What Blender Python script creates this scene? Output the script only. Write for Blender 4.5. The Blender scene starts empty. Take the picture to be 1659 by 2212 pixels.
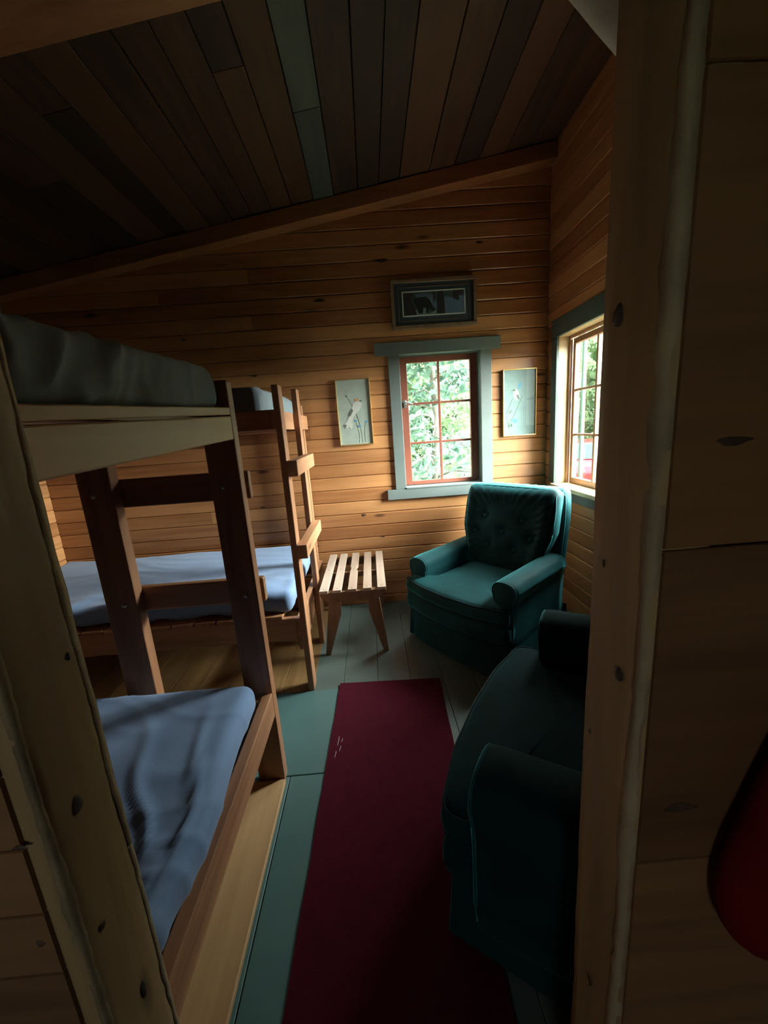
import bpy, bmesh, math, random
from mathutils import Vector, Matrix, noise
random.seed(7)
C = bpy.context.scene.collection
PI = math.pi

# ------------------------------------------------------------------ materials
def new_mat(name):
    m = bpy.data.materials.new(name); m.use_nodes = True
    nt = m.node_tree; nt.nodes.clear()
    out = nt.nodes.new('ShaderNodeOutputMaterial')
    b = nt.nodes.new('ShaderNodeBsdfPrincipled')
    nt.links.new(b.outputs[0], out.inputs[0])
    return m, nt, b, out

def N(nt, t, **kw):
    n = nt.nodes.new(t)
    for k, v in kw.items(): setattr(n, k, v)
    return n

def ramp(nt, stops):
    r = N(nt, 'ShaderNodeValToRGB')
    e = r.color_ramp.elements
    e[0].position, e[0].color = stops[0][0], (*stops[0][1], 1)
    e[1].position, e[1].color = stops[-1][0], (*stops[-1][1], 1)
    for p, c in stops[1:-1]:
        x = e.new(p); x.color = (*c, 1)
    return r

def wood(name, dark, light, axis='X', rough=0.45, knots=1.0, grain=1.0, coat=0.0, bump=0.15, blot=0.35, knotcol=(0.06, 0.022, 0.01)):
    m, nt, b, out = new_mat(name)
    L = nt.links.new
    tc = N(nt, 'ShaderNodeTexCoord')
    at = N(nt, 'ShaderNodeAttribute'); at.attribute_name = 'rnd'
    off = N(nt, 'ShaderNodeVectorMath', operation='MULTIPLY')
    cx = N(nt, 'ShaderNodeCombineXYZ')
    for i in range(3): L(at.outputs['Fac'], cx.inputs[i])
    off.inputs[1].default_value = (7.3, 13.1, 5.7); L(cx.outputs[0], off.inputs[0])
    add = N(nt, 'ShaderNodeVectorMath', operation='ADD'); L(tc.outputs['Object'], add.inputs[0]); L(off.outputs[0], add.inputs[1])
    i = 'XYZ'.index(axis)
    def mapped(along, across):
        mp = N(nt, 'ShaderNodeMapping'); s = [across] * 3; s[i] = along
        mp.inputs['Scale'].default_value = s; L(add.outputs[0], mp.inputs['Vector']); return mp
    m1 = mapped(1.6, 26 * grain)
    n1 = N(nt, 'ShaderNodeTexNoise'); n1.inputs['Scale'].default_value = 1; n1.inputs['Detail'].default_value = 5; n1.inputs['Distortion'].default_value = 0.6
    L(m1.outputs[0], n1.inputs['Vector'])
    m2 = mapped(0.9, 5)
    n2 = N(nt, 'ShaderNodeTexNoise'); n2.inputs['Scale'].default_value = 1.3; n2.inputs['Detail'].default_value = 3
    L(m2.outputs[0], n2.inputs['Vector'])
    mx = N(nt, 'ShaderNodeMath', operation='MULTIPLY_ADD'); mx.inputs[1].default_value = 0.55; L(n1.outputs['Fac'], mx.inputs[0])
    m22 = N(nt, 'ShaderNodeMath', operation='MULTIPLY'); m22.inputs[1].default_value = 0.45; L(n2.outputs['Fac'], m22.inputs[0]); L(m22.outputs[0], mx.inputs[2])
    sh = N(nt, 'ShaderNodeMath', operation='MULTIPLY_ADD'); sh.inputs[1].default_value = blot; L(at.outputs['Fac'], sh.inputs[0])
    sub = N(nt, 'ShaderNodeMath', operation='SUBTRACT'); sub.inputs[1].default_value = blot * 0.5; L(mx.outputs[0], sub.inputs[0]); L(sub.outputs[0], sh.inputs[2])
    mid = tuple((a + c) / 2 for a, c in zip(dark, light))
    r = ramp(nt, [(0.30, dark), (0.5, mid), (0.70, light)]); L(sh.outputs[0], r.inputs[0])
    col = r.outputs[0]
    if knots > 0:
        m3 = mapped(2.6, 9)
        v = N(nt, 'ShaderNodeTexVoronoi'); v.inputs['Scale'].default_value = 0.9
        L(m3.outputs[0], v.inputs['Vector'])
        # only some cells carry a knot
        sx = N(nt, 'ShaderNodeSeparateColor'); L(v.outputs['Color'], sx.inputs[0])
        gate = N(nt, 'ShaderNodeMath', operation='LESS_THAN'); gate.inputs[1].default_value = 0.30 * knots; L(sx.outputs[0], gate.inputs[0])
        kr = N(nt, 'ShaderNodeMapRange'); kr.inputs['From Min'].default_value = 0.07; kr.inputs['From Max'].default_value = 0.17
        kr.inputs['To Min'].default_value = 1; kr.inputs['To Max'].default_value = 0; L(v.outputs['Distance'], kr.inputs['Value'])
        kg = N(nt, 'ShaderNodeMath', operation='MULTIPLY'); L(gate.outputs[0], kg.inputs[0]); L(kr.outputs[0], kg.inputs[1])
        mc = N(nt, 'ShaderNodeMix', data_type='RGBA'); L(kg.outputs[0], mc.inputs['Factor']); L(col, mc.inputs['A']); mc.inputs['B'].default_value = (*knotcol, 1)
        col = mc.outputs['Result']
    L(col, b.inputs['Base Color'])
    b.inputs['Roughness'].default_value = rough
    b.inputs['Coat Weight'].default_value = coat; b.inputs['Coat Roughness'].default_value = 0.25
    bp = N(nt, 'ShaderNodeBump'); bp.inputs['Strength'].default_value = bump; bp.inputs['Distance'].default_value = 0.004
    L(n1.outputs['Fac'], bp.inputs['Height']); L(bp.outputs[0], b.inputs['Normal'])
    return m

def plain(name, col, rough=0.5, metal=0.0, var=0.12, scale=14, bump=0.1, sheen=0.0, coat=0.0, sheentint=(1, 1, 1), dist=0.002, spec=0.5):
    m, nt, b, out = new_mat(name); L = nt.links.new
    tc = N(nt, 'ShaderNodeTexCoord'); n = N(nt, 'ShaderNodeTexNoise'); n.inputs['Scale'].default_value = scale; n.inputs['Detail'].default_value = 4
    L(tc.outputs['Object'], n.inputs['Vector'])
    r = ramp(nt, [(0.3, tuple(c * (1 - var) for c in col)), (0.7, tuple(min(1, c * (1 + var)) for c in col))])
    L(n.outputs['Fac'], r.inputs[0]); L(r.outputs[0], b.inputs['Base Color'])
    b.inputs['Roughness'].default_value = rough; b.inputs['Metallic'].default_value = metal
    b.inputs['Sheen Weight'].default_value = sheen; b.inputs['Sheen Roughness'].default_value = 0.35; b.inputs['Sheen Tint'].default_value = (*sheentint, 1)
    b.inputs['Coat Weight'].default_value = coat
    b.inputs['Specular IOR Level'].default_value = spec
    if bump:
        n2 = N(nt, 'ShaderNodeTexNoise'); n2.inputs['Scale'].default_value = scale * 12; L(tc.outputs['Object'], n2.inputs['Vector'])
        bp = N(nt, 'ShaderNodeBump'); bp.inputs['Strength'].default_value = bump; bp.inputs['Distance'].default_value = dist
        L(n2.outputs['Fac'], bp.inputs['Height']); L(bp.outputs[0], b.inputs['Normal'])
    return m

def cloth_mat(name, col):
    m, nt, b, out = new_mat(name); L = nt.links.new
    tc = N(nt, 'ShaderNodeTexCoord')
    n = N(nt, 'ShaderNodeTexNoise'); n.inputs['Scale'].default_value = 3; n.inputs['Detail'].default_value = 3; L(tc.outputs['Object'], n.inputs['Vector'])
    r = ramp(nt, [(0.3, tuple(c * .9 for c in col)), (0.7, tuple(c * 1.08 for c in col))]); L(n.outputs['Fac'], r.inputs[0]); L(r.outputs[0], b.inputs['Base Color'])
    b.inputs['Roughness'].default_value = 0.85; b.inputs['Sheen Weight'].default_value = 0.15
    b.inputs['Specular IOR Level'].default_value = 0.2
    n3 = N(nt, 'ShaderNodeTexNoise'); n3.inputs['Scale'].default_value = 5; n3.inputs['Detail'].default_value = 2; n3.inputs['Distortion'].default_value = 0.3
    L(tc.outputs['Object'], n3.inputs['Vector'])
    bp = N(nt, 'ShaderNodeBump'); bp.inputs['Strength'].default_value = 0.3; bp.inputs['Distance'].default_value = 0.012
    L(n3.outputs['Fac'], bp.inputs['Height']); L(bp.outputs[0], b.inputs['Normal'])
    return m

def glass_mat(name='window_glass', f0=.04, f1=.9):
    m = bpy.data.materials.new(name); m.use_nodes = True; nt = m.node_tree; nt.nodes.clear(); L = nt.links.new
    out = N(nt, 'ShaderNodeOutputMaterial'); mix = N(nt, 'ShaderNodeMixShader'); tr = N(nt, 'ShaderNodeBsdfTransparent'); gl = N(nt, 'ShaderNodeBsdfGlossy')
    tr.inputs[0].default_value = (0.94, 0.97, 0.95, 1); gl.inputs['Roughness'].default_value = 0.01
    # thin pane: Schlick reflectance, the same from both sides
    ge = N(nt, 'ShaderNodeNewGeometry'); dp = N(nt, 'ShaderNodeVectorMath', operation='DOT_PRODUCT'); L(ge.outputs['Normal'], dp.inputs[0]); L(ge.outputs['Incoming'], dp.inputs[1])
    ab = N(nt, 'ShaderNodeMath', operation='ABSOLUTE'); L(dp.outputs['Value'], ab.inputs[0])
    om = N(nt, 'ShaderNodeMath', operation='SUBTRACT'); om.inputs[0].default_value = 1; L(ab.outputs[0], om.inputs[1])
    p5 = N(nt, 'ShaderNodeMath', operation='POWER'); p5.inputs[1].default_value = 5; L(om.outputs[0], p5.inputs[0])
    fr = N(nt, 'ShaderNodeMath', operation='MULTIPLY_ADD'); fr.inputs[1].default_value = f1; fr.inputs[2].default_value = f0; L(p5.outputs[0], fr.inputs[0])
    L(fr.outputs[0], mix.inputs[0]); L(tr.outputs[0], mix.inputs[1]); L(gl.outputs[0], mix.inputs[2]); L(mix.outputs[0], out.inputs[0])
    return m

def leaf_mat(name, c1, c2):
    m = bpy.data.materials.new(name); m.use_nodes = True; nt = m.node_tree; nt.nodes.clear(); L = nt.links.new
    out = N(nt, 'ShaderNodeOutputMaterial'); mix = N(nt, 'ShaderNodeMixShader'); d = N(nt, 'ShaderNodeBsdfDiffuse'); t = N(nt, 'ShaderNodeBsdfTranslucent')
    tc = N(nt, 'ShaderNodeTexCoord'); n = N(nt, 'ShaderNodeTexNoise'); n.inputs['Scale'].default_value = 2.2; n.inputs['Detail'].default_value = 3
    L(tc.outputs['Object'], n.inputs['Vector']); r = ramp(nt, [(0.35, c1), (0.65, c2)]); L(n.outputs['Fac'], r.inputs[0])
    L(r.outputs[0], d.inputs[0]); L(r.outputs[0], t.inputs[0]); mix.inputs[0].default_value = 0.45
    L(d.outputs[0], mix.inputs[1]); L(t.outputs[0], mix.inputs[2]); L(mix.outputs[0], out.inputs[0])
    return m

M = {}
SKY_BASE, SKY_LOBE = 7.0, 230.0
PD, PL = (0.29, 0.108, 0.033), (0.53, 0.245, 0.092)
M['pine_x'] = wood('varnished_pine_x', PD, PL, 'X', 0.42, 0.9, coat=0.25)
M['pine_y'] = wood('varnished_pine_y', PD, PL, 'Y', 0.42, 0.9, coat=0.25)
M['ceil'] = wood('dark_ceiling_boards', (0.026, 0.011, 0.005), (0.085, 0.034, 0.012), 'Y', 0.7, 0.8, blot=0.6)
M['beam'] = wood('ceiling_beam_wood', (0.22, 0.085, 0.03), (0.40, 0.17, 0.062), 'X', 0.5, 0.7)
M['grey_board'] = wood('grey_weathered_board', (0.035, 0.045, 0.04), (0.08, 0.095, 0.08), 'Y', 0.7, 0.2)
for ax in 'XYZ':
    M['bunk_' + ax] = wood('bunk_timber_' + ax.lower(), (0.25, 0.10, 0.044), (0.50, 0.24, 0.115), ax, 0.5, 0.7, coat=0.1)
    M['pale_' + ax] = wood('pale_pine_' + ax.lower(), (0.36, 0.185, 0.078), (0.56, 0.335, 0.155), ax, 0.5, 0.8, coat=0.05, knotcol=(0.16, 0.09, 0.04))
    M['jamb_' + ax] = wood('rough_jamb_' + ax.lower(), (0.20, 0.115, 0.05), (0.40, 0.255, 0.12), ax, 0.6, 0.7, grain=0.7, bump=0.5, knotcol=(0.03, 0.018, 0.012))
M['wane'] = plain('raw_sapwood_edge', (0.30, 0.225, 0.135), 0.7, var=0.25, scale=10, bump=0.5)
M['wane_brown'] = plain('raw_edge_brown', (0.30, 0.22, 0.12), 0.7, var=0.3, scale=12, bump=0.5)
M['wane_grey'] = plain('raw_edge_grey', (0.17, 0.125, 0.065), 0.8, var=0.35, scale=14, bump=0.6)
M['brace'] = plain('peeled_log', (0.62, 0.66, 0.55), 0.7, var=0.2, scale=9, bump=0.5)
M['part_x'] = wood('partition_planks', (0.11, 0.046, 0.018), (0.22, 0.105, 0.042), 'X', 0.5, 0.9, knotcol=(0.05, 0.02, 0.01))
M['slat'] = wood('table_slat_wood', (0.36, 0.25, 0.18), (0.54, 0.42, 0.33), 'Y', 0.4, 0.0, coat=0.2)
M['tableleg'] = wood('table_leg_wood', (0.13, 0.062, 0.028), (0.24, 0.125, 0.06), 'Z', 0.45, 0.0, coat=0.1)
M['trim'] = plain('grey_green_trim_paint', (0.135, 0.16, 0.148), 0.5, var=0.06, scale=6)
M['trim_dark'] = plain('dark_green_trim_paint', (0.055, 0.085, 0.075), 0.5, var=0.08, scale=6)
M['sash'] = plain('red_brown_sash_paint', (0.26, 0.075, 0.045), 0.45, var=0.12, scale=8)
M['reveal'] = wood('window_lining_pine', (0.50, 0.34, 0.17), (0.74, 0.56, 0.32), 'Z', 0.4, 0.8, coat=0.2)
M['sashwood'] = wood('window_sash_wood', (0.24, 0.12, 0.06), (0.38, 0.20, 0.10), 'Z', 0.4, 0.0, coat=0.2)
M['glass'] = glass_mat(); M['picture_glass'] = glass_mat('picture_glass', .006, .3)
M['floor'] = plain('green_grey_floor_paint', (0.10, 0.13, 0.112), 0.38, var=0.12, scale=5, bump=0.15)
M['ply'] = plain('teal_green_plywood_paint', (0.085, 0.16, 0.150), 0.36, var=0.08, scale=4, bump=0.15)
M['barefloor'] = wood('bare_floor_boards', (0.19, 0.10, 0.036), (0.33, 0.19, 0.075), 'Y', 0.4, 0.9, coat=0.2)
M['rug'] = plain('burgundy_rug_pile', (0.062, 0.0045, 0.012), 0.95, var=0.12, scale=30, bump=0.8, sheen=0.25, sheentint=(0.7, 0.15, 0.25), spec=0.1)
M['scuff'] = plain('pale_scuff', (0.45, 0.35, 0.36), 0.8)
M['sheet'] = cloth_mat('blue_grey_sheet', (0.17, 0.25, 0.40))
M['sheet_grey'] = cloth_mat('grey_sheet', (0.20, 0.24, 0.26))
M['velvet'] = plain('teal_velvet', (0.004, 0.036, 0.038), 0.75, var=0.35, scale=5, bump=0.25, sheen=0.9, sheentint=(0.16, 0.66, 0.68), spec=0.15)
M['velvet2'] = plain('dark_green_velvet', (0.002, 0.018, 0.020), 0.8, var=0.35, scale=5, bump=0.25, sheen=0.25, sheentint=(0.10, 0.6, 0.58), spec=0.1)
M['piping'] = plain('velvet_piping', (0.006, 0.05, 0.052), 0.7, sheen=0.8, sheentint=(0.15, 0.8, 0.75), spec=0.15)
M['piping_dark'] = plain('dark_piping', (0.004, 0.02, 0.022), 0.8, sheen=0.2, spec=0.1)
M['gold'] = plain('gold_frame_metal', (0.72, 0.50, 0.20), 0.28, metal=0.9, var=0.05)
M['bronze'] = plain('bronze_frame_wood', (0.20, 0.13, 0.08), 0.4, var=0.2, scale=20, coat=0.2)
M['mat_navy'] = plain('navy_mat_board', (0.035, 0.05, 0.075), 0.7, var=0.05)
M['white'] = plain('white_line', (0.62, 0.66, 0.62), 0.6, var=0.03)
M['steel'] = plain('steel', (0.55, 0.55, 0.52), 0.35, metal=0.9, var=0.05)
M['red'] = plain('dark_red_fabric', (0.11, 0.002, 0.002), 0.8, var=0.15, scale=6, sheen=0.0, spec=0.1)
M['dark_slab'] = plain('dark_backing', (0.03, 0.025, 0.02), 0.9)
M['ground'] = plain('forest_ground', (0.045, 0.065, 0.028), 0.95, var=0.5, scale=1.2, bump=0.4)
M['bark'] = plain('grey_bark', (0.16, 0.14, 0.11), 0.95, var=0.4, scale=12, bump=0.8)
M['leaf'] = leaf_mat('spruce_leaf', (0.05, 0.10, 0.07), (0.20, 0.29, 0.21))
M['leaf2'] = leaf_mat('birch_leaf', (0.09, 0.15, 0.07), (0.27, 0.36, 0.19))
M['tealpaint'] = plain('teal_post_paint', (0.06, 0.16, 0.15), 0.5)
M['carred'] = plain('red_car_paint', (0.55, 0.02, 0.03), 0.25, coat=0.8, var=0.02, bump=0)
M['carglass'] = plain('car_window_dark', (0.03, 0.04, 0.05), 0.08, var=0.02, bump=0)
M['tyre'] = plain('tyre_rubber', (0.02, 0.02, 0.02), 0.8)
def art(name, c, r=0.6): return plain(name, c, r, var=0.08, scale=20, bump=0, coat=0.0)
M['a_bg'] = art('print_dusk', (0.05, 0.085, 0.085)); M['a_blue'] = art('print_blue_snow', (0.11, 0.17, 0.26)); M['a_black'] = art('print_black', (0.012, 0.014, 0.013))
M['a_trunk'] = art('print_trunk', (0.035, 0.025, 0.03)); M['a_snow'] = art('print_pale', (0.22, 0.30, 0.28))
M['b_bg'] = art('print_sage', (0.36, 0.42, 0.36)); M['b_bg2'] = art('print_pale_blue', (0.22, 0.28, 0.29)); M['b_stem'] = art('print_stem', (0.08, 0.12, 0.06)); M['b_white'] = art('print_feather', (0.55, 0.56, 0.50)); M['b_orange'] = art('print_crest', (0.50, 0.27, 0.10)); M['b_blue'] = art('print_bud', (0.10, 0.28, 0.50)); M['b_grey'] = art('print_wing', (0.12, 0.14, 0.12))

# ------------------------------------------------------------------ mesh helpers
class MB:
    def __init__(s): s.v = []; s.f = []; s.r = []
    def add(s, vs, fs, r=0.5):
        o = len(s.v); s.v += [tuple(p) for p in vs]; s.f += [tuple(i + o for i in f) for f in fs]; s.r += [r] * len(vs); return s
    def box(s, x0, x1, y0, y1, z0, z1, r=0.5, sk=None):
        vs = [(x0, y0, z0), (x1, y0, z0), (x1, y1, z0), (x0, y1, z0), (x0, y0, z1), (x1, y0, z1), (x1, y1, z1), (x0, y1, z1)]
        if sk: vs = [sk(*p) for p in vs]
        return s.add(vs, [(0, 3, 2, 1), (4, 5, 6, 7), (0, 1, 5, 4), (1, 2, 6, 5), (2, 3, 7, 6), (3, 0, 4, 7)], r)
    def prism(s, poly, axis, a, b, r=0.5):
        # poly in the two remaining axes (cyclic order), extruded a..b along axis
        def P(u, v, w):
            return {'X': (w, u, v), 'Y': (u, w, v), 'Z': (u, v, w)}[axis]
        n = len(poly); vs = [P(u, v, a) for u, v in poly] + [P(u, v, b) for u, v in poly]
        fs = [tuple(range(n))[::-1], tuple(range(n, 2 * n))] + [(i, (i + 1) % n, n + (i + 1) % n, n + i) for i in range(n)]
        return s.add(vs, fs, r)
    def tube(s, pts, rad, n=8, closed=False, r=0.5, radf=None):
        pts = [Vector(p) for p in pts]; m = len(pts); vs = []; fs = []
        up = Vector((0.13, 0.21, 1)).normalized()
        for k, p in enumerate(pts):
            a = pts[(k - 1) % m] if (closed or k > 0) else p; c = pts[(k + 1) % m] if (closed or k < m - 1) else p
            t = (c - a).normalized(); u = t.cross(up)
            if u.length < 1e-3: u = t.cross(Vector((1, 0, 0)))
            u.normalize(); w = t.cross(u)
            R = radf(k / max(1, m - 1)) if radf else rad
            for j in range(n):
                an = 2 * PI * j / n; vs.append(p + u * math.cos(an) * R + w * math.sin(an) * R)
        for k in range(m if closed else m - 1):
            k2 = (k + 1) % m
            for j in range(n): fs.append((k * n + j, k * n + (j + 1) % n, k2 * n + (j + 1) % n, k2 * n + j))
        if not closed: fs += [tuple(range(n))[::-1], tuple((m - 1) * n + j for j in range(n))]
        return s.add(vs, fs, r)
    def build(s, name, mat, parent=None, bevel=0.0, smooth=False, seg=2, off=(0, 0, 0)):
        me = bpy.data.meshes.new(name); me.from_pydata([(a - off[0], b - off[1], c - off[2]) for a, b, c in s.v], [], s.f)
        at = me.attributes.new('rnd', 'FLOAT', 'POINT'); at.data.foreach_set('value', s.r)
        bm = bmesh.new(); bm.from_mesh(me); bmesh.ops.recalc_face_normals(bm, faces=bm.faces); bm.to_mesh(me); bm.free()
        if smooth: me.polygons.foreach_set('use_smooth', [True] * len(me.polygons))
        me.materials.append(mat)
        o = bpy.data.objects.new(name, me); C.objects.link(o)
        if parent: o.parent = parent
        if bevel:
            b = o.modifiers.new('bevel', 'BEVEL'); b.width = bevel; b.segments = seg; b.limit_method = 'ANGLE'; b.angle_limit = 0.6
            if smooth is False and seg > 1:
                pass
        return o

def softbox(mb, x0, x1, y0, y1, z0, z1, rad, step=0.03, fn=None, r=0.5):
    """box with rounded edges on a dense grid, displaced by fn(Vector, normal)->Vector"""
    lo = Vector((x0, y0, z0)); hi = Vector((x1, y1, z1)); d = hi - lo
    def ticks(L):
        n = max(2, int(L / step)); t = [i / n * L for i in range(n + 1)]
        e = [rad * (1 - math.cos(a * PI / 8)) for a in range(1, 4)]
        t = [q for q in t if q == 0 or q == L or (rad * .8 < q < L - rad * .8)]
        return sorted(set([round(q, 5) for q in t + e + [L - k for k in e]]))
    T = [ticks(d[i]) for i in range(3)]
    idx = {}; vs = []; fs = []
    inl = lo + Vector((rad,) * 3); inh = hi - Vector((rad,) * 3)
    def vert(p):
        k = (round(p[0], 5), round(p[1], 5), round(p[2], 5))
        if k in idx: return idx[k]
        P = lo + Vector(p); q = Vector((min(max(P[i], inl[i]), inh[i]) for i in range(3)))
        n = P - q
        if n.length > 1e-9:
            # spherify corner
            n.normalize(); R = q + n * rad
        else: R = P; n = Vector((0, 0, 1))
        if fn: R = fn(R, n)
        idx[k] = len(vs); vs.append(R); return idx[k]
    for ax in range(3):
        a, b = (ax + 1) % 3, (ax + 2) % 3
        for side in (0, d[ax]):
            for i in range(len(T[a]) - 1):
                for j in range(len(T[b]) - 1):
                    def p(u, v):
                        q = [0, 0, 0]; q[ax] = side; q[a] = u; q[b] = v; return vert(q)
                    fs.append((p(T[a][i], T[b][j]), p(T[a][i + 1], T[b][j]), p(T[a][i + 1], T[b][j + 1]), p(T[a][i], T[b][j + 1])))
    return mb.add(vs, fs, r)

def chaikin(p, n=3):
    for _ in range(n):
        q = []
        for i in range(len(p)):
            a, b = p[i], p[(i + 1) % len(p)]
            q += [tuple(a[k] * .75 + b[k] * .25 for k in range(len(a))), tuple(a[k] * .25 + b[k] * .75 for k in range(len(a)))]
        p = q
    return p

def slab(mb, outline, z0, z1, rad, crown=0.0, fn=None):
    """puffed slab from a star-shaped 2-D outline"""
    n = len(outline); cx = sum(p[0] for p in outline) / n; cy = sum(p[1] for p in outline) / n
    prof = []
    for k in range(0, 7):
        a = -PI / 2 + PI * k / 6
        prof.append((rad * (1 - math.cos(a)), (z0 + z1) / 2 + ((z1 - z0) / 2) * math.sin(a)))
    rings = [[(0.0, 0)]]
    vs = []; fs = []
    inner = [(0.85, 0.25), (0.65, 0.6), (0.4, 0.85), (0.2, 0.97), (0.02, 1.0)]
    levels = [('in', s, z0) for s, _ in inner[::-1]] + [('p', o, z) for o, z in prof] + [('top', s, z1 + crown * c) for s, c in inner]
    for kind, a, z in levels:
        for (x, y) in outline:
            dx, dy = x - cx, y - cy; L = math.hypot(dx, dy)
            if kind == 'p': sc = (L - a) / L
            else: sc = a * (L - rad) / L
            v = Vector((cx + dx * sc, cy + dy * sc, z))
            if fn: v = fn(v)
            vs.append(v)
    for k in range(len(levels) - 1):
        for i in range(n): fs.append((k * n + i, k * n + (i + 1) % n, (k + 1) * n + (i + 1) % n, (k + 1) * n + i))
    fs += [tuple(range(n))[::-1], tuple((len(levels) - 1) * n + i for i in range(n))]
    return mb.add(vs, fs)

def empty(name, loc, rotz=0.0, label=None, cat=None, group=None):
    o = bpy.data.objects.new(name, None); C.objects.link(o); o.location = loc; o.rotation_euler = (0, 0, rotz); o.empty_display_size = 0.1
    if label: o['label'] = label
    if cat: o['category'] = cat
    if group: o['group'] = group
    return o
def tag(o, label, cat, group=None, kind=None):
    o['label'] = label; o['category'] = cat
    if group: o['group'] = group
    if kind: o['kind'] = kind
    return o
def struct(o, label=None, cat=None):
    o['kind'] = 'structure'
    if label: o['label'] = label
    if cat: o['category'] = cat
    return o
def rn(): return random.random()

# ------------------------------------------------------------------ room dimensions
XL, XR, YB, YP = -2.62, 1.45, 3.18, 0.52
PY0 = 0.40                                  # near face of the partition
def ceil_z(x): return 3.12 + 0.165 * x
PIT = 0.106

def board_profile(z0, z1, g=0.007, t=0.018):
    """cross-section (depth, z) of a chamfered tongue-and-groove board, depth 0 = face"""
    return [(0.0, z0 + g), (0.0, z1 - g), (g * .8, z1 - 0.0012), (t, z1 - 0.0012), (t, z0 + 0.0012), (g * .8, z0 + 0.0012)]

def plank_wall(mb, along, face, inward, a0, a1, z0, z1, holes=(), top=None, joints=0.35, zoff=0.0, PIT=PIT, g=0.007):
    """horizontal boards; along 'X' or 'Y'; face = coordinate of face plane; inward = sign of the room side"""
    z = z0 - zoff
    while z < z1:
        za, zb = max(z, z0), min(z + PIT, z1)
        if zb - za > 0.02:
            segs = [(a0, a1)]
            for (h0, h1, hz0, hz1) in holes:
                if zb > hz0 + 0.004 and za < hz1 - 0.004:
                    ns = []
                    for s in segs:
                        if h0 > s[0] + .01: ns.append((s[0], min(s[1], h0)))
                        if h1 < s[1] - .01: ns.append((max(s[0], h1), s[1]))
                    segs = ns
            zz = [(za, zb)]
            for (s0, s1) in segs:
                cuts = [s0]
                if s1 - s0 > 1.5 and rn() < joints: cuts.append(s0 + (s1 - s0) * (0.25 + 0.5 * rn()))
                cuts.append(s1)
                for c0, c1 in zip(cuts, cuts[1:]):
                    prof = board_profile(za, zb, g)
                    r = rn()
                    poly = [((face - inward * d), zz_) for d, zz_ in prof]
                    if along == 'X': mb.prism(poly, 'X', c0 + .0008, c1 - .0008, r)
                    else:
                        vs = [(p[0], c0 + .0008, p[1]) for p in poly] + [(p[0], c1 - .0008, p[1]) for p in poly]; n = len(poly)
                        mb.add(vs, [tuple(range(n)), tuple(range(n, 2 * n))] + [(i, (i + 1) % n, n + (i + 1) % n, n + i) for i in range(n)], r)
        z += PIT
    return mb

# --- back wall
BH = (0.275, 0.912, 1.010, 2.050)
mb = MB(); plank_wall(mb, 'X', YB, -1, XL, XR, 0.0, 3.40, [BH], zoff=0.035)
wb = struct(mb.build('wall_back', M['pine_x'], bevel=0), 'varnished horizontal pine board wall with the small window', 'wall')
mb = MB()
e = .0125
for b in [(XL - .2, BH[0] - e, -0.05, 3.7), (BH[1] + e, XR + .08, -0.05, 3.7), (BH[0] - e, BH[1] + e, -0.05, BH[2] - e), (BH[0] - e, BH[1] + e, BH[3] + e, 3.7)]:
    mb.box(b[0], b[1], YB + .019, YB + .13, b[2], b[3])
mb.build('wall_backing', M['dark_slab'], wb)

# --- right wall
RH = (2.36, 2.99, 0.985, 2.070)
mb = MB(); plank_wall(mb, 'Y', XR, -1, YP, YB, 0.0, 3.40, [RH], zoff=0.05)
wr = struct(mb.build('wall_right', M['pine_y']), 'varnished pine board wall on the right with the bright window', 'wall')
mb = MB()
e = .02
for b in [(YP - .12, RH[0] - e, -0.05, 3.7), (RH[1] + e, YB + .13, -0.05, 3.7), (RH[0] - e, RH[1] + e, -0.05, RH[2] - .031), (RH[0] - e, RH[1] + e, RH[3] + e, 3.7)]:
    mb.box(XR + .019, XR + .10, b[0], b[1], b[2], b[3])
mb.build('wall_backing', M['dark_slab'], wr)

# --- left wall
mb = MB(); plank_wall(mb, 'Y', XL, 1, YP, YB, 0.0, 2.75, [], zoff=0.02)
wl = struct(mb.build('wall_left', M['pine_y']), 'pine board wall at the far left end of the bunks', 'wall')
MB().box(XL - .15, XL - .019, YP - .12, YB + .13, -0.05, 3.2).build('wall_backing', M['dark_slab'], wl)

# --- partition with the doorway (front wall)
ZS = 1.345
DX0, DX1, DZ = -0.445, 0.308, 2.14
mb = MB()
plank_wall(mb, 'X', PY0, -1, -2.62, DX0 - 0.028, 0.0, 2.75, [], joints=0, zoff=0.045, PIT=.106, g=.0025)
plank_wall(mb, 'X', PY0, -1, DX1 + 0.012, 2.2, 0.0, 2.75, [], joints=0, zoff=0.0, PIT=ZS / 3, g=.0022)
plank_wall(mb, 'X', PY0, -1, DX0 - 0.028, DX1 + 0.018, DZ + .1, 2.75, [], joints=0)
plank_wall(mb, 'X', YP, 1, -2.62, DX0 - .07, 0.0, 3.4, [], joints=0)
plank_wall(mb, 'X', YP, 1, DX1 + .07, XR, 0.0, 3.4, [], joints=0)
plank_wall(mb, 'X', YP, 1, DX0 - .07, DX1 + .07, DZ + .1, 3.4, [], joints=0)
wf = struct(mb.build('wall_front', M['part_x']), 'dark plank partition wall around the doorway', 'wall')
mb = MB()
for b in [(XL, DX0 - .075, 0, 3.6), (DX1 + .075, 2.2, 0, 3.6), (DX0 - .075, DX1 + .075, DZ + .06, 3.6)]:
    mb.box(b[0], b[1], PY0 + .0185, YP - .0185, b[2], b[3])
mb.build('wall_backing', M['dark_slab'], wf)

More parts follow.
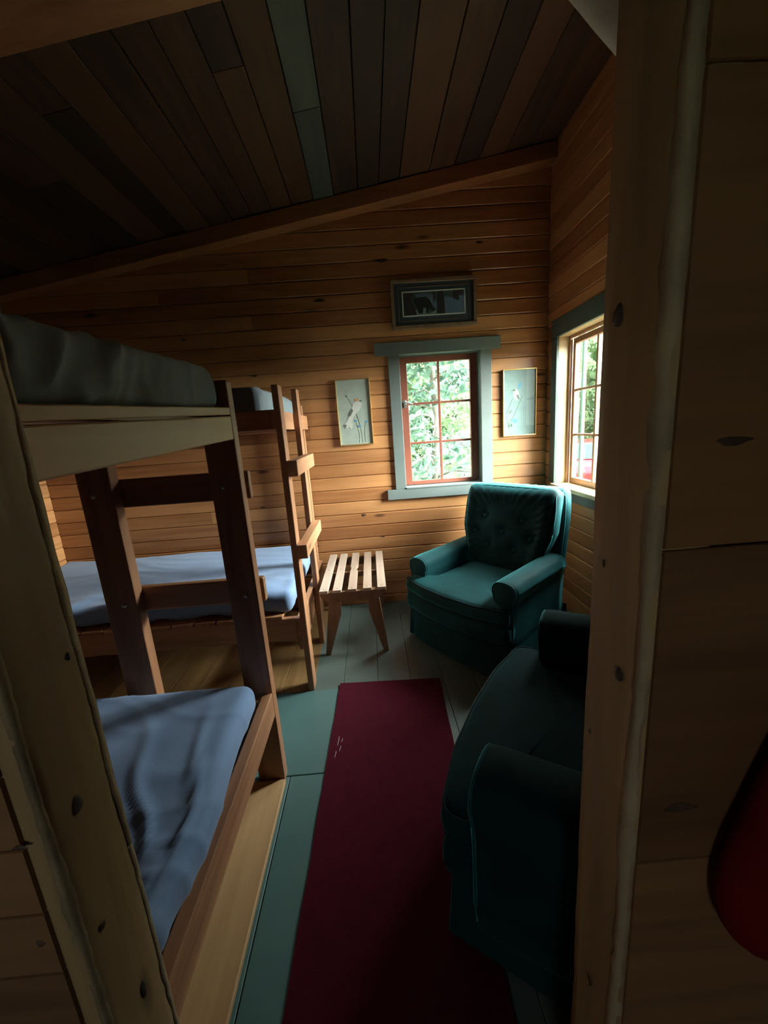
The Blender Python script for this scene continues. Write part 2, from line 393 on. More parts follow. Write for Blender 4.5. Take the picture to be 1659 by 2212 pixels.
# --- rough door jambs: dense vertical grids with ragged corners
def ragged_post(name, x0, x1, y0, y1, z0, z1, seed, ax, facex, mat, amp=0.005, label=None):
    nz = 90; prof = []
    def fn(p, n):
        k = noise.noise(Vector((seed, 0.0, p.z * 5))) * amp + noise.noise(Vector((seed + 5, p.y * 9, p.z * 22))) * amp * .35
        edge = abs(n.x) * abs(n.y) * 2
        q = p.copy()
        q.x += facex * (-0.3 * k + edge * -abs(k) * 0.8)
        q.y += n.y * edge * -abs(noise.noise(Vector((seed + 9, 3, p.z * 7)))) * amp * 1.2
        return q
    mb = MB(); softbox(mb, x0, x1, y0, y1, z0, z1, 0.006, 0.02, fn)
    o = mb.build(name, mat, smooth=True)
    return struct(o, label, 'door jamb')
jl = ragged_post('trim_1', DX0 - .07, DX0, PY0 + 0.006, YP + 0.006, 0, DZ + .05, 3.1, 'Z', 1, M['jamb_Z'], 0.006, 'rough sawn left door jamb, leaning across the left of the view')
jr = ragged_post('trim_2', DX1, DX1 + .07, PY0 + 0.004, YP + 0.004, 0, DZ + .05, 8.4, 'Z', -1, M['jamb_Z'], 0.006, 'rough sawn right door jamb with dark knots')
struct(MB().box(DX0 - .07, DX1 + .07, PY0, YP, DZ, DZ + .06).build('trim_3', M['jamb_X'], bevel=.004), 'head board of the doorway', 'door jamb')
# waney raw edges: a ragged chamfer strip running down the corner
def wane(parent, x, y, z0, z1, w0, seed, fx, fy, mat='wane'):
    """strip on the corner at (x, y): fx/fy point out of the two faces"""
    vs = []; fs = []; z = z0; k = 0
    while z <= z1:
        a = w0 * (0.9 + 0.7 * noise.noise(Vector((seed, z * 6, 0))) + .3 * noise.noise(Vector((seed, z * 35, 3))))
        b = w0 * (0.9 + 0.8 * noise.noise(Vector((seed + 3, z * 5, 0))) + .3 * noise.noise(Vector((seed + 3, z * 40, 3))))
        e = .0016 + .0012 * noise.noise(Vector((seed + 6, z * 18, 0)))
        a = max(.002, a); b = max(.002, b)
        vs += [(x - fx * a, y - fy * .001, z), (x - fx * a * .9, y + fy * e, z), (x + fx * e * .8, y + fy * e * .8, z), (x + fx * e, y - fy * b * .9, z), (x - fx * .001, y - fy * b, z), (x - fx * a * .6, y - fy * b * .6, z)]
        z += .006; k += 1
    for i in range(k - 1):
        for q in range(6): fs.append((i * 6 + q, i * 6 + (q + 1) % 6, (i + 1) * 6 + (q + 1) % 6, (i + 1) * 6 + q))
    fs += [tuple(range(6)), tuple((k - 1) * 6 + q for q in range(6))]
    return MB().add(vs, fs).build('waney_edge', M[mat], parent, smooth=True)
wane(jr, DX1 + .001, PY0 + .006, 0.3, DZ, 0.016, 1.2, -1, -1)['label'] = 'pale raw edge of the jamb'
wane(jl, DX0 - .001, YP + .006, 0.25, 0.86, 0.009, 6.1, 1, 1)['label'] = 'cream raw edge of the jamb'
wane(jl, DX0 - .001, YP + .006, 0.86, DZ, 0.012, 7.7, 1, 1, 'wane_brown')['label'] = 'rough pale edge of the jamb'
wane(jl, DX0 - .001, PY0 + .008, 0.2, DZ, 0.010, 9.9, 1, -1, 'wane_grey')['label'] = 'mossy grey edge of the jamb'
# knots in the jambs: shallow dark elliptical plugs
def knot(parent, x, y, z, ry, rz, tilt=0.0, sx=1):
    vs = []; n = 20
    for rr, d in ((1.0, 0.0006), (0.8, 0.002), (0.4, 0.0026), (0.05, 0.0028)):
        for k in range(n):
            a = 2 * PI * k / n; w = 1 + .12 * math.sin(3 * a + z * 9)
            u = math.cos(a) * ry * rr * w; v = math.sin(a) * rz * rr * w
            vs.append((x + sx * d, y + u * math.cos(tilt) - v * math.sin(tilt), z + u * math.sin(tilt) + v * math.cos(tilt)))
    fs = [(r * n + k, r * n + (k + 1) % n, (r + 1) * n + (k + 1) % n, (r + 1) * n + k) for r in range(3) for k in range(n)] + [tuple(3 * n + k for k in range(n))]
    o = MB().add(vs, fs).build('knot', M['knot'], parent, smooth=True); o['label'] = 'dark knot'
M['knot'] = plain('dark_knot', (0.045, 0.03, 0.022), 0.6, var=0.5, scale=60, bump=0.6)
for y, z, a, b_ in ((.487, 1.612, .010, .013), (.442, 1.160, .007, .010), (.463, 0.55, .003, .010), (.50, 1.02, .0025, .004), (.487, 1.30, .0025, .006)):
    knot(jr, DX1 - .001, y, z, a, b_, sx=-1)
for y, z, a, b_ in ((.455, 1.02, .0085, .013), (.475, .62, .005, .016), (.50, 1.22, .003, .006), (.44, 0.82, .006, .006)):
    knot(jl, DX0 + .001, y, z, a, b_, sx=1)

def knot_face(parent, x, y, z, rx, rz, mat='knot'):
    vs = []; n = 20
    for rr, d in ((1.0, .0004), (0.7, .0012), (0.05, .0015)):
        for k in range(n):
            a = 2 * PI * k / n; w = 1 + .15 * math.sin(3 * a + z * 9)
            vs.append((x + math.cos(a) * rx * rr * w, y - d, z + math.sin(a) * rz * rr * w * (1 - .45 * abs(math.cos(a)) ** 3)))
    fs = [(r * n + k, r * n + (k + 1) % n, (r + 1) * n + (k + 1) % n, (r + 1) * n + k) for r in range(2) for k in range(n)] + [tuple(2 * n + k for k in range(n))]
    o = MB().add(vs, fs).build('knot', M[mat], parent, smooth=True); o['label'] = 'dark knot'
M['knot2'] = plain('brown_knot', (0.06, 0.028, 0.014), 0.6, var=0.6, scale=50, bump=0.3)
for (x_, z_, a_, b_) in ((.385, 1.462, .020, .005), (.372, .985, .022, .007), (.46, 1.66, .004, .003), (-.475, 1.02, .010, .004), (-.49, .86, .006, .006)): knot_face(wf, x_, PY0, z_, a_, b_, 'knot2')
for (x_, z_, a_, b_) in ((-.30, 2.475, .045, .012), (.18, 2.72, .055, .012), (.92, 2.80, .03, .009), (-2.0, 2.47, .05, .014), (-.86, 1.97, .03, .008), (-.70, .80, .024, .013), (-.10, .80, .022, .012), (.05, .60, .018, .007), (-1.35, 2.26, .02, .007), (-.93, .93, .02, .008), (-.52, .56, .02, .007)): knot_face(wb, x_, YB, z_, a_, b_, 'knot2')
# --- ceiling
seams = [-0.262, -0.120, 0.048, 0.194, 0.340, 0.55, 0.73, 0.90, 1.08, 1.26, 1.46]
x = -0.262
left = []
while x > XL - .02:
    x -= random.choice((.14, .155, .17, .19)); left.append(x)
seams = left[::-1] + seams
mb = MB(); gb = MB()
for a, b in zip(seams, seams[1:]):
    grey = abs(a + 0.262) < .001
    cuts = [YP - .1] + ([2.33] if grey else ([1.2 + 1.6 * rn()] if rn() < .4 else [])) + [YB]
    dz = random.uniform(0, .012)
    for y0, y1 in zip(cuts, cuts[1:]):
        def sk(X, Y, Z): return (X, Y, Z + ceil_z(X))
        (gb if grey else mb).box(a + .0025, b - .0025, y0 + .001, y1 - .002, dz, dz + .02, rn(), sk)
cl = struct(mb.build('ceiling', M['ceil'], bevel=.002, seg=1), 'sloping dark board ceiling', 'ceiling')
o = gb.build('grey_board', M['grey_board'], cl, bevel=.002, seg=1); o['label'] = 'single grey green board in the brown ceiling'
MB().box(XL - .2, XR + .2, -.0, YB + .2, 0.035, .09, sk=lambda X, Y, Z: (X, Y, Z + ceil_z(X))).build('roof_slab', M['dark_slab'], cl)
# beams
def slope_beam(name, y0, y1, drop, mat, label, x0=XL, x1=XR):
    mb = MB().box(x0, x1, y0, y1, -drop, 0.0, sk=lambda X, Y, Z: (X, Y, Z + ceil_z(X)))
    return struct(mb.build(name, mat, bevel=.005), label, 'beam')
slope_beam('trim_4', 3.075, YB, 0.105, M['beam'], 'long sloping beam along the top of the back wall')
slope_beam('trim_5', 1.46, 1.62, 0.14, M['beam'], 'dark sloping rafter nearer the doorway')

# --- floor
mb = MB()
fs_ = [-0.06, .14, .335, .53, .73, .93, 1.13, 1.33, 1.53]; l = [-0.27]
while l[-1] > -2.7: l.append(l[-1] - .2)
fs_ = l[::-1] + fs_
for a, b in zip(fs_, fs_[1:]):
    if b <= -0.45: mb.box(a + .001, b - .001, -2.6, 2.04, -.02, 0.0, rn())
    else: mb.box(a + .001, b - .001, -2.6, YB + .01, -.02, 0.0, rn())
fl = struct(mb.build('floor', M['floor'], bevel=.0015, seg=1), 'grey green painted board floor', 'floor')
mb = MB(); xx = XL
ws = [XL, -2.44, -2.26, -2.08, -1.9, -1.72, -1.54, -1.36, -1.18, -1.0, -.82, -.64, -.455]
for a, b in zip(ws, ws[1:]): mb.box(a + .001, b - .001, 2.042, YB + .01, -.018, 0.002, rn())
o = mb.build('bare_boards', M['barefloor'], fl, bevel=.0015, seg=1); o['label'] = 'bare varnished floor boards under the back bunk'
mb = MB()
mb.box(-1.5, 0.0, 1.462, 2.038, -.01, 0.005, .3); mb.box(-0.468, 0.0, 0.56, 1.458, -.01, .005, .6); mb.box(-1.5, -0.472, 0.56, 1.458, -.01, .005, .6); mb.box(-.44, .3, .0, .556, -.01, .004)
o = mb.build('plywood_sheet', M['ply'], fl, bevel=.002, seg=1); o['label'] = 'teal painted plywood sheets on the floor'
MB().box(-3, 2.6, -2.8, YB + .2, -.1, -.021).build('subfloor', M['dark_slab'], fl)

# --- baseboard along the back wall
struct(MB().box(-.44, XR, YB - .018, YB, 0.002, .06).build('baseboard_back', M['beam'], bevel=.004), 'low brown board along the foot of the back wall', 'baseboard')

# --- back window
w1 = struct(empty('window_1', (0.594, YB, 1.01)), 'small six pane window with red brown sash in grey green trim', 'window')
wo = (0.594, YB, 1.01)
def wpart(mb, name, mat, par, bev=.003, lab=None, o=None, smooth=False):
    ob = mb.build(name, mat, par, bevel=bev, off=o or wo, smooth=smooth)
    if lab: ob['label'] = lab
    return ob
h0, h1, z0, z1 = BH
wpart(MB().box(.085, 1.070, YB - .024, YB, z1, 2.143), 'head_trim', M['trim'], w1)
wpart(MB().box(.187, h0, YB - .018, YB, z0 - .012, z1), 'side_trim', M['trim'], w1)
wpart(MB().box(h1, 1.000, YB - .018, YB, z0 - .012, z1), 'side_trim', M['trim'], w1)
wpart(MB().box(.115, 1.070, YB - .026, YB, .915, z0 - .012), 'sill_trim', M['trim'], w1)
wpart(MB().box(h0 - .0, h1 + .0, YB - .03, YB + .15, z0 - .012, z0), 'sill', M['trim'], w1, .002)
mb = MB(); mb.box(h0 - .012, h0, YB, YB + .15, z0, z1); mb.box(h1, h1 + .012, YB, YB + .15, z0, z1); mb.box(h0 - .012, h1 + .012, YB, YB + .15, z1, z1 + .012)
wpart(mb, 'lining', M['trim_dark'], w1, .001)
SY = YB + .085
px0, px1, pz0, pz1 = .340, .853, 1.045, 2.000
mb = MB(); mb.box(h0 + .003, px0, SY, SY + .035, z0 + .003, z1 - .003); mb.box(px1, h1 - .003, SY, SY + .035, z0 + .003, z1 - .003)
mb.box(px0, px1, SY, SY + .035, z0 + .003, pz0); mb.box(px0, px1, SY, SY + .035, pz1, z1 - .003)
sash = wpart(mb, 'sash', M['sash'], w1, .003)
mb = MB(); xm = (px0 + px1) / 2; mb.box(xm - .009, xm + .009, SY + .006, SY + .03, pz0, pz1)
for k in (1, 2):
    zz = pz0 + (pz1 - pz0) * k / 3; mb.box(px0, px1, SY + .007, SY + .029, zz - .009, zz + .009)
wpart(mb, 'muntins', M['sash'], sash, .002)
wpart(MB().box(px0 - .003, px1 + .003, SY + .018, SY + .021, pz0 - .003, pz1 + .003), 'glass', M['glass'], w1, 0)
mb = MB(); mb.box(.300, .322, SY - .010, SY + .001, 1.655, 1.715); mb.tube([(.311, SY - .01, 1.70), (.311, SY - .03, 1.698), (.345, SY - .034, 1.684), (.372, SY - .032, 1.676)], .007)
mb.box(.288, .312, SY - .02, SY, 1.692, 1.712)
wpart(mb, 'latch', M['steel'], w1, .002, 'metal latch')

# --- right window
w2o = (XR, 2.675, 1.0)
w2 = struct(empty('window_2', w2o), 'bright window with natural wood frame in the right wall', 'window')
a0, a1, z0, z1 = RH
wp2 = lambda mb, n, m, p, b=.003, l=None: wpart(mb, n, m, p, b, l, w2o)
wp2(MB().box(XR - .024, XR, a0 - .12, 3.07, z1, z1 + .125), 'head_trim', M['trim_dark'], w2)
wp2(MB().box(XR - .018, XR, a1, 3.075, z0, z1), 'side_trim', M['trim_dark'], w2)
wp2(MB().box(XR - .018, XR, a0 - .08, a0, z0, z1), 'side_trim', M['trim_dark'], w2)
wp2(MB().box(XR - .045, XR + .16, a0, a1, z0 - .03, z0), 'sill', M['reveal'], w2)
wp2(MB().box(XR - .02, XR, a0 - .08, a1 + .08, z0 - .10, z0 - .03), 'sill_trim', M['trim_dark'], w2)
mb = MB(); mb.box(XR, XR + .137, a1, a1 + .018, z0, z1); mb.box(XR, XR + .137, a0 - .018, a0, z0, z1); mb.box(XR, XR + .137, a0 - .018, a1 + .018, z1, z1 + .018)
wp2(mb, 'lining', M['reveal'], w2, .002)
SX = XR + .085
mb = MB(); mb.box(SX - .012, SX + .012, a1 - .018, a1, z0, z1); mb.box(SX - .012, SX + .012, a0, a1, z1 - .02, z1)
wp2(mb, 'stop_bead', M['sashwood'], w2, .003)
nS = 1
for s in range(nS):
    b0 = a0 + (a1 - .018 - a0) * s / nS; b1 = a0 + (a1 - .018 - a0) * (s + 1) / nS
    mb = MB(); st = .035
    mb.box(SX + .012, SX + .05, b0 + .001, b0 + st, z0, z1 - .02); mb.box(SX + .012, SX + .05, b1 - st, b1 - .001, z0, z1 - .02)
    mb.box(SX + .012, SX + .05, b0 + st, b1 - st, z0, z0 + .045); mb.box(SX + .012, SX + .05, b0 + st, b1 - st, z1 - .06, z1 - .02)
    sh_ = wp2(mb, 'sash', M['sashwood'], w2)
    mb = MB(); ym = (b0 + b1) / 2; mb.box(SX + .018, SX + .045, ym - .010, ym + .010, z0 + .045, z1 - .06)
    for k in (1, 2):
        zz = z0 + .045 + (z1 - .06 - z0 - .045) * k / 3; mb.box(SX + .019, SX + .044, b0 + st, b1 - st, zz - .008, zz + .008)
    wp2(mb, 'muntins', M['sashwood'], sh_, .002)
    wp2(MB().box(SX + .030, SX + .033, b0 + st - .002, b1 - st + .002, z0 + .043, z1 - .058), 'glass', M['glass'], w2, 0)

# ------------------------------------------------------------------ bunk beds
def part(mb, name, mat, par, o, bev=.003, lab=None, smooth=False):
    ob = mb.build(name, mat, par, bevel=bev, off=o, smooth=smooth)
    if lab: ob['label'] = lab
    return ob

def wrinkle(seed, amp=1.0, dirx=1.0, diry=0.4, axis=None):
    def fn(p, n):
        a = noise.noise(Vector((p.x * 2.1 * dirx + seed, p.y * 2.1 * diry, p.z * 3)))
        f = noise.noise(Vector((p.x * 4 * diry + p.y * 9 * dirx + a * 2.2, p.y * 2.5 + seed, p.z * 6 + seed)))
        ridge = (1 - abs(f) * 2.0); ridge = max(0, ridge) ** 3
        h = 0.008 * a + 0.010 * ridge * (0.4 + max(0, noise.noise(Vector((p.x * 1.7, p.y * 1.7, seed)))) * 2)
        nn = n if n.length > .5 else Vector((0, 0, 1))
        return p + nn * h * amp
    return fn

# near bunk: long side runs away to the left, its end faces the aisle
nb_o = (-0.487, 1.433, 0.0)
nb = empty('bunk_bed', nb_o, 0, 'near wooden bunk bed beside the doorway, its end boards facing the aisle', 'bunk bed', 'timber bunk beds')
def sag(top): return lambda X, Y, Z: (X, Y, Z - 0.042 * (1.433 - Y) / 0.86 * (0.4 if not top else 1))
mb = MB().box(-.527, -.487, .535, 1.432, 1.500, 1.582, .85, sag(1)); part(mb, 'end_board', M['pale_Y'], nb, nb_o, .004, 'pale upper end board')
mb = MB().box(-.535, -.487, .535, 1.432, 1.5865, 1.612, .7, sag(1)); part(mb, 'top_strip', M['pale_Y'], nb, nb_o, .003)
mb = MB().box(-.527, -.487, .535, 1.432, .345, .455, .3, sag(0)); part(mb, 'end_board', M['bunk_Y'], nb, nb_o, .004, 'scuffed brown lower end board')
for z in (1.50, .345):
    mb = MB().box(-2.4, -.53, 1.395, 1.432, z, z + .10, .4); part(mb, 'side_rail', M['bunk_X'], nb, nb_o, .004)
    mb = MB().box(-2.4, -.53, .535, .572, z, z + .09, .4); part(mb, 'side_rail', M['bunk_X'], nb, nb_o, .004)
for z in (1.552, .40):
    x = -2.37
    while x < -.60: part(MB().box(x, x + .12, .573, 1.394, z, z + .018, rn()), 'bed_slat', M['pale_Y'], nb, nb_o, .002); x += .135
for (xa, xb, rr) in ((-1.078, -.957, .2), (-.600, -.487, .35)):
    lg = part(MB().box(xa, xb, 1.433, 1.486, 0.005, 1.706, rr), 'ladder_post', M['bunk_Z'], nb, nb_o, .005)
    for z in (.895, 1.33):
        xc = (xa + xb) / 2 + (.012 if z < 1 else -.01)
        mb = MB().tube([(xc, 1.4335, z), (xc, 1.430, z)], .0085, 12); mb.tube([(xc, 1.431, z), (xc, 1.427, z)], .004, 8)
        part(mb, 'bolt', M['steel'], lg, nb_o, 0, 'metal bolt head', True)
for z in ((.842, .945), (1.272, 1.380)):
    part(MB().box(-1.10, -.474, 1.486, 1.520, z[0], z[1], rn()), 'ladder_rung', M['bunk_X'], nb, nb_o, .006)
for (xa, ya) in ((-2.44, 1.395), (-2.44, .535)):
    part(MB().box(xa, xa + .09, ya, ya + .05, 0, 1.70), 'corner_post', M['bunk_Z'], nb, nb_o, .004)
part(MB().box(-.62, -.53, .535, .575, 0, 1.60), 'corner_post', M['bunk_Z'], nb, nb_o, .004)

# far bunk along the back wall, its ladder at the right end
fb_o = (-0.49, 2.09, 0.0)
fb = empty('bunk_bed', fb_o, 0, 'far wooden bunk bed along the back wall, with an open ladder at its right end', 'bunk bed', 'timber bunk beds')
part(MB().box(-2.55, -.51, 2.09, 2.128, .315, .452, .4), 'front_rail', M['bunk_X'], fb, fb_o, .004)
part(MB().box(-2.55, -.51, 2.09, 2.128, 1.535, 1.638, .25), 'front_rail', M['bunk_X'], fb, fb_o, .004)
part(MB().box(-.51, -.478, 2.09, 3.13, .25, .45, .6), 'end_board', M['bunk_Y'], fb, fb_o, .004)
part(MB().box(-.51, -.478, 2.09, 3.13, 1.535, 1.638, .6), 'end_board', M['bunk_Y'], fb, fb_o, .004)
for z in (.452, 1.60):
    x = -2.53
    while x < -.62: part(MB().box(x, x + .12, 2.09 if z < 1 else 2.13, 3.09, z, z + .018, rn()), 'bed_slat', M['bunk_Y'], fb, fb_o, .002); x += .13
part(MB().box(-2.55, -.51, 3.10, 3.135, .34, .45), 'back_rail', M['bunk_X'], fb, fb_o, .004)
part(MB().box(-2.55, -.51, 3.10, 3.135, 1.53, 1.63), 'back_rail', M['bunk_X'], fb, fb_o, .004)
for (ya, h) in ((2.04, 1.755), (2.56, 1.785)):
    part(MB().box(-.476, -.441, ya, ya + .088, 0.003, h, .5 if ya < 2.3 else .2), 'ladder_stile', M['bunk_Z'], fb, fb_o, .004)
for (z, xe) in (((1.288, 1.372), 0), ((.835, .913), 0)):
    part(MB().box(-.4405, -.385, 2.022, 2.63, z[0], z[1], .75), 'ladder_rung', M['bunk_Y'], fb, fb_o, .004)
for (xa, ya, h) in ((-.555, 3.07, 1.72),):
    part(MB().box(xa, xa + .05, ya, ya + .06, 0.003, h), 'corner_post', M['bunk_Z'], fb, fb_o, .004)

# mattresses
def mattress(name, x0, x1, y0, y1, z0, z1, mat, label, seed, fn2=None, rad=.045, amp=1.0, step=.02):
    w = wrinkle(seed, amp)
    def fn(p, n):
        q = w(p, n)
        if fn2: q = fn2(q, n)
        return q
    mb = MB(); softbox(mb, x0, x1, y0, y1, z0, z1, rad, step, fn)
    o = mb.build('mattress', mat, smooth=True, off=((x0 + x1) / 2, (y0 + y1) / 2, z0)); o.location = ((x0 + x1) / 2, (y0 + y1) / 2, z0)
    return tag(o, label, 'mattress', 'mattresses with fitted sheets on the bunks')
def folds_end(p, n):
    # fitted sheet pulled from the near lower corner of the end face
    q = p.copy()
    if n.x > 0.3:
        cy, cz = 0.60, 1.555
        r = math.hypot(p.y - cy, p.z - cz); a = math.atan2(p.z - cz, p.y - cy)
        s = .6 - 1.6 * abs(math.sin(a * 6.5 + 1.5 * noise.noise(Vector((r * 3, a * 3, 0))))) ** .6
        q.x += 0.022 * s * min(1, r * 3) * n.x * max(0, 1.25 - r)
        q.x += 0.02 * math.exp(-((p.y - .745) ** 2 + (p.z - 1.61) ** 2) / .0012)
    # a slight slump
    q.z -= 0.042 * (1.433 - p.y) / 0.86 * 0.9
    return q
mattress('m', -2.38, -.507, .58, 1.428, 1.605, 1.752, M['sheet_grey'], 'grey mattress on the top of the near bunk, nearest the doorway', 2.3, folds_end, .05, step=.012)
def lower_shape(p, n):
    q = p.copy()
    # the fitted sheet gathers toward the near corner
    d = max(0, (1.0 - p.y))
    q.x += 0.03 * math.exp(-((p.y - .85) / .2) ** 2) * (p.x > -.6)
    cy, cx = 0.62, -.56
    r = math.hypot(p.y - cy, p.x - cx); a = math.atan2(p.y - cy, p.x - cx)
    s = math.sin(a * 16 + 3 * noise.noise(Vector((r * 3, a * 2, 4))))
    k = max(0, 1 - r / .75) * min(1, r * 6)
    q.z += 0.020 * max(0, s) ** 5 * k * (n.z > 0 or n.length < 2)
    q.z -= 0.010 * d
    return q
mattress('m', -2.38, -.535, .585, 1.395, .425, .542, M['sheet'], 'blue sheeted mattress on the bottom of the near bunk, lower left of the view', 5.9, lower_shape, .045, 1.0, step=.012)
mattress('m', -2.54, -.56, 2.14, 3.09, 1.622, 1.768, M['sheet_grey'], 'grey mattress on the top of the far bunk, behind the ladder top', 7.7, None, .05)
def far_low(p, n):
    q = p.copy()
    if p.y < 2.4:
        q.z += 0.010 * math.sin(p.x * 23 + 2 * noise.noise(Vector((p.x * 4, p.y * 4, 2)))) * max(0, 1 - (p.y - 2.1) / .35)
    q.z += 0.03 * max(0, (p.y - 2.5)) 
    return q
mattress('m', -2.54, -.53, 2.13, 3.09, .474, .60, M['sheet'], 'blue sheeted mattress on the bottom of the far bunk, by the back wall', 9.1, far_low, .045, 1.0)

# plank on floor
o = MB().box(-.665, -.482, .02, 1.428, .006, .026, .8).build('floor_plank', M['pale_Y'], bevel=.004, off=(-.57, .7, .006)); o.location = (-.57, .7, .006)
tag(o, 'wide pale pine plank lying on the green floor under the near bunk', 'plank')

# ------------------------------------------------------------------ slatted table
to = (-.19, 2.74, 0)
tb = empty('slatted_table', to, 0, 'low slatted wooden side table between the bunk ladder and the armchair', 'side table')
TZ = .49
y0, y1 = 2.365, 3.13
xs = [-.378, -.290, -.190, -.090, .005]
for k, xc in enumerate(xs):
    wv = .0285
    if k == 2:
        pts = [(xc - wv, y0), (xc + wv, y0), (xc + wv, 2.70), (xc + wv * .62, 2.745), (xc + wv * .6, 2.775), (xc + wv, 2.82), (xc + wv, y1), (xc - wv, y1), (xc - wv, 2.80), (xc - wv * .75, 2.76), (xc - wv, 2.70)]
        mb = MB().prism(pts, 'Z', TZ - .02, TZ, rn())
    else: mb = MB().box(xc - wv, xc + wv, y0, y1, TZ - .02, TZ, rn())
    s = part(mb, 'slat', M['slat'], tb, to, .002)
    for yy in (2.395, 2.75, 3.10): part(MB().tube([(xc, yy, TZ - .002), (xc, yy, TZ + .002)], .0045, 10), 'nail', M['steel'], s, to, 0, 'nail head')
for yy in (2.38, 2.735, 3.085):
    hgt = .07 if yy != 2.735 else .04
    poly = [(-.405, TZ - .021), (.033, TZ - .021), (.033, TZ - .045), (-.03, TZ - .021 - hgt), (-.35, TZ - .021 - hgt), (-.405, TZ - .045)]
    part(MB().prism(poly, 'Y', yy, yy + .022, .3), 'cross_rail', M['tableleg'], tb, to, .003)
for yy in (2.403, 3.062):
    for sx in (-1, 1):
        xt = -.186 + sx * .125; xb = -.195 + sx * .198
        poly = [(xt - .036, TZ - .022), (xt + .036, TZ - .022), (xb + .022, 0.0), (xb - .016, 0.0), (xt - .036 if sx > 0 else xt - .04, .30)]
        if sx > 0: poly = [(xt - .036, TZ - .022), (xt + .036, TZ - .022), (xt + .048, .38), (xb + .02, 0.0), (xb - .014, 0.0), (xt - .03, .30)]
        else: poly = [(xt - .036, TZ - .022), (xt + .036, TZ - .022), (xt + .03, .30), (xb + .014, 0.0), (xb - .02, 0.0), (xt - .048, .38)]
        part(MB().prism(poly, 'Y', yy, yy + .024, .4), 'leg', M['tableleg'], tb, to, .003)

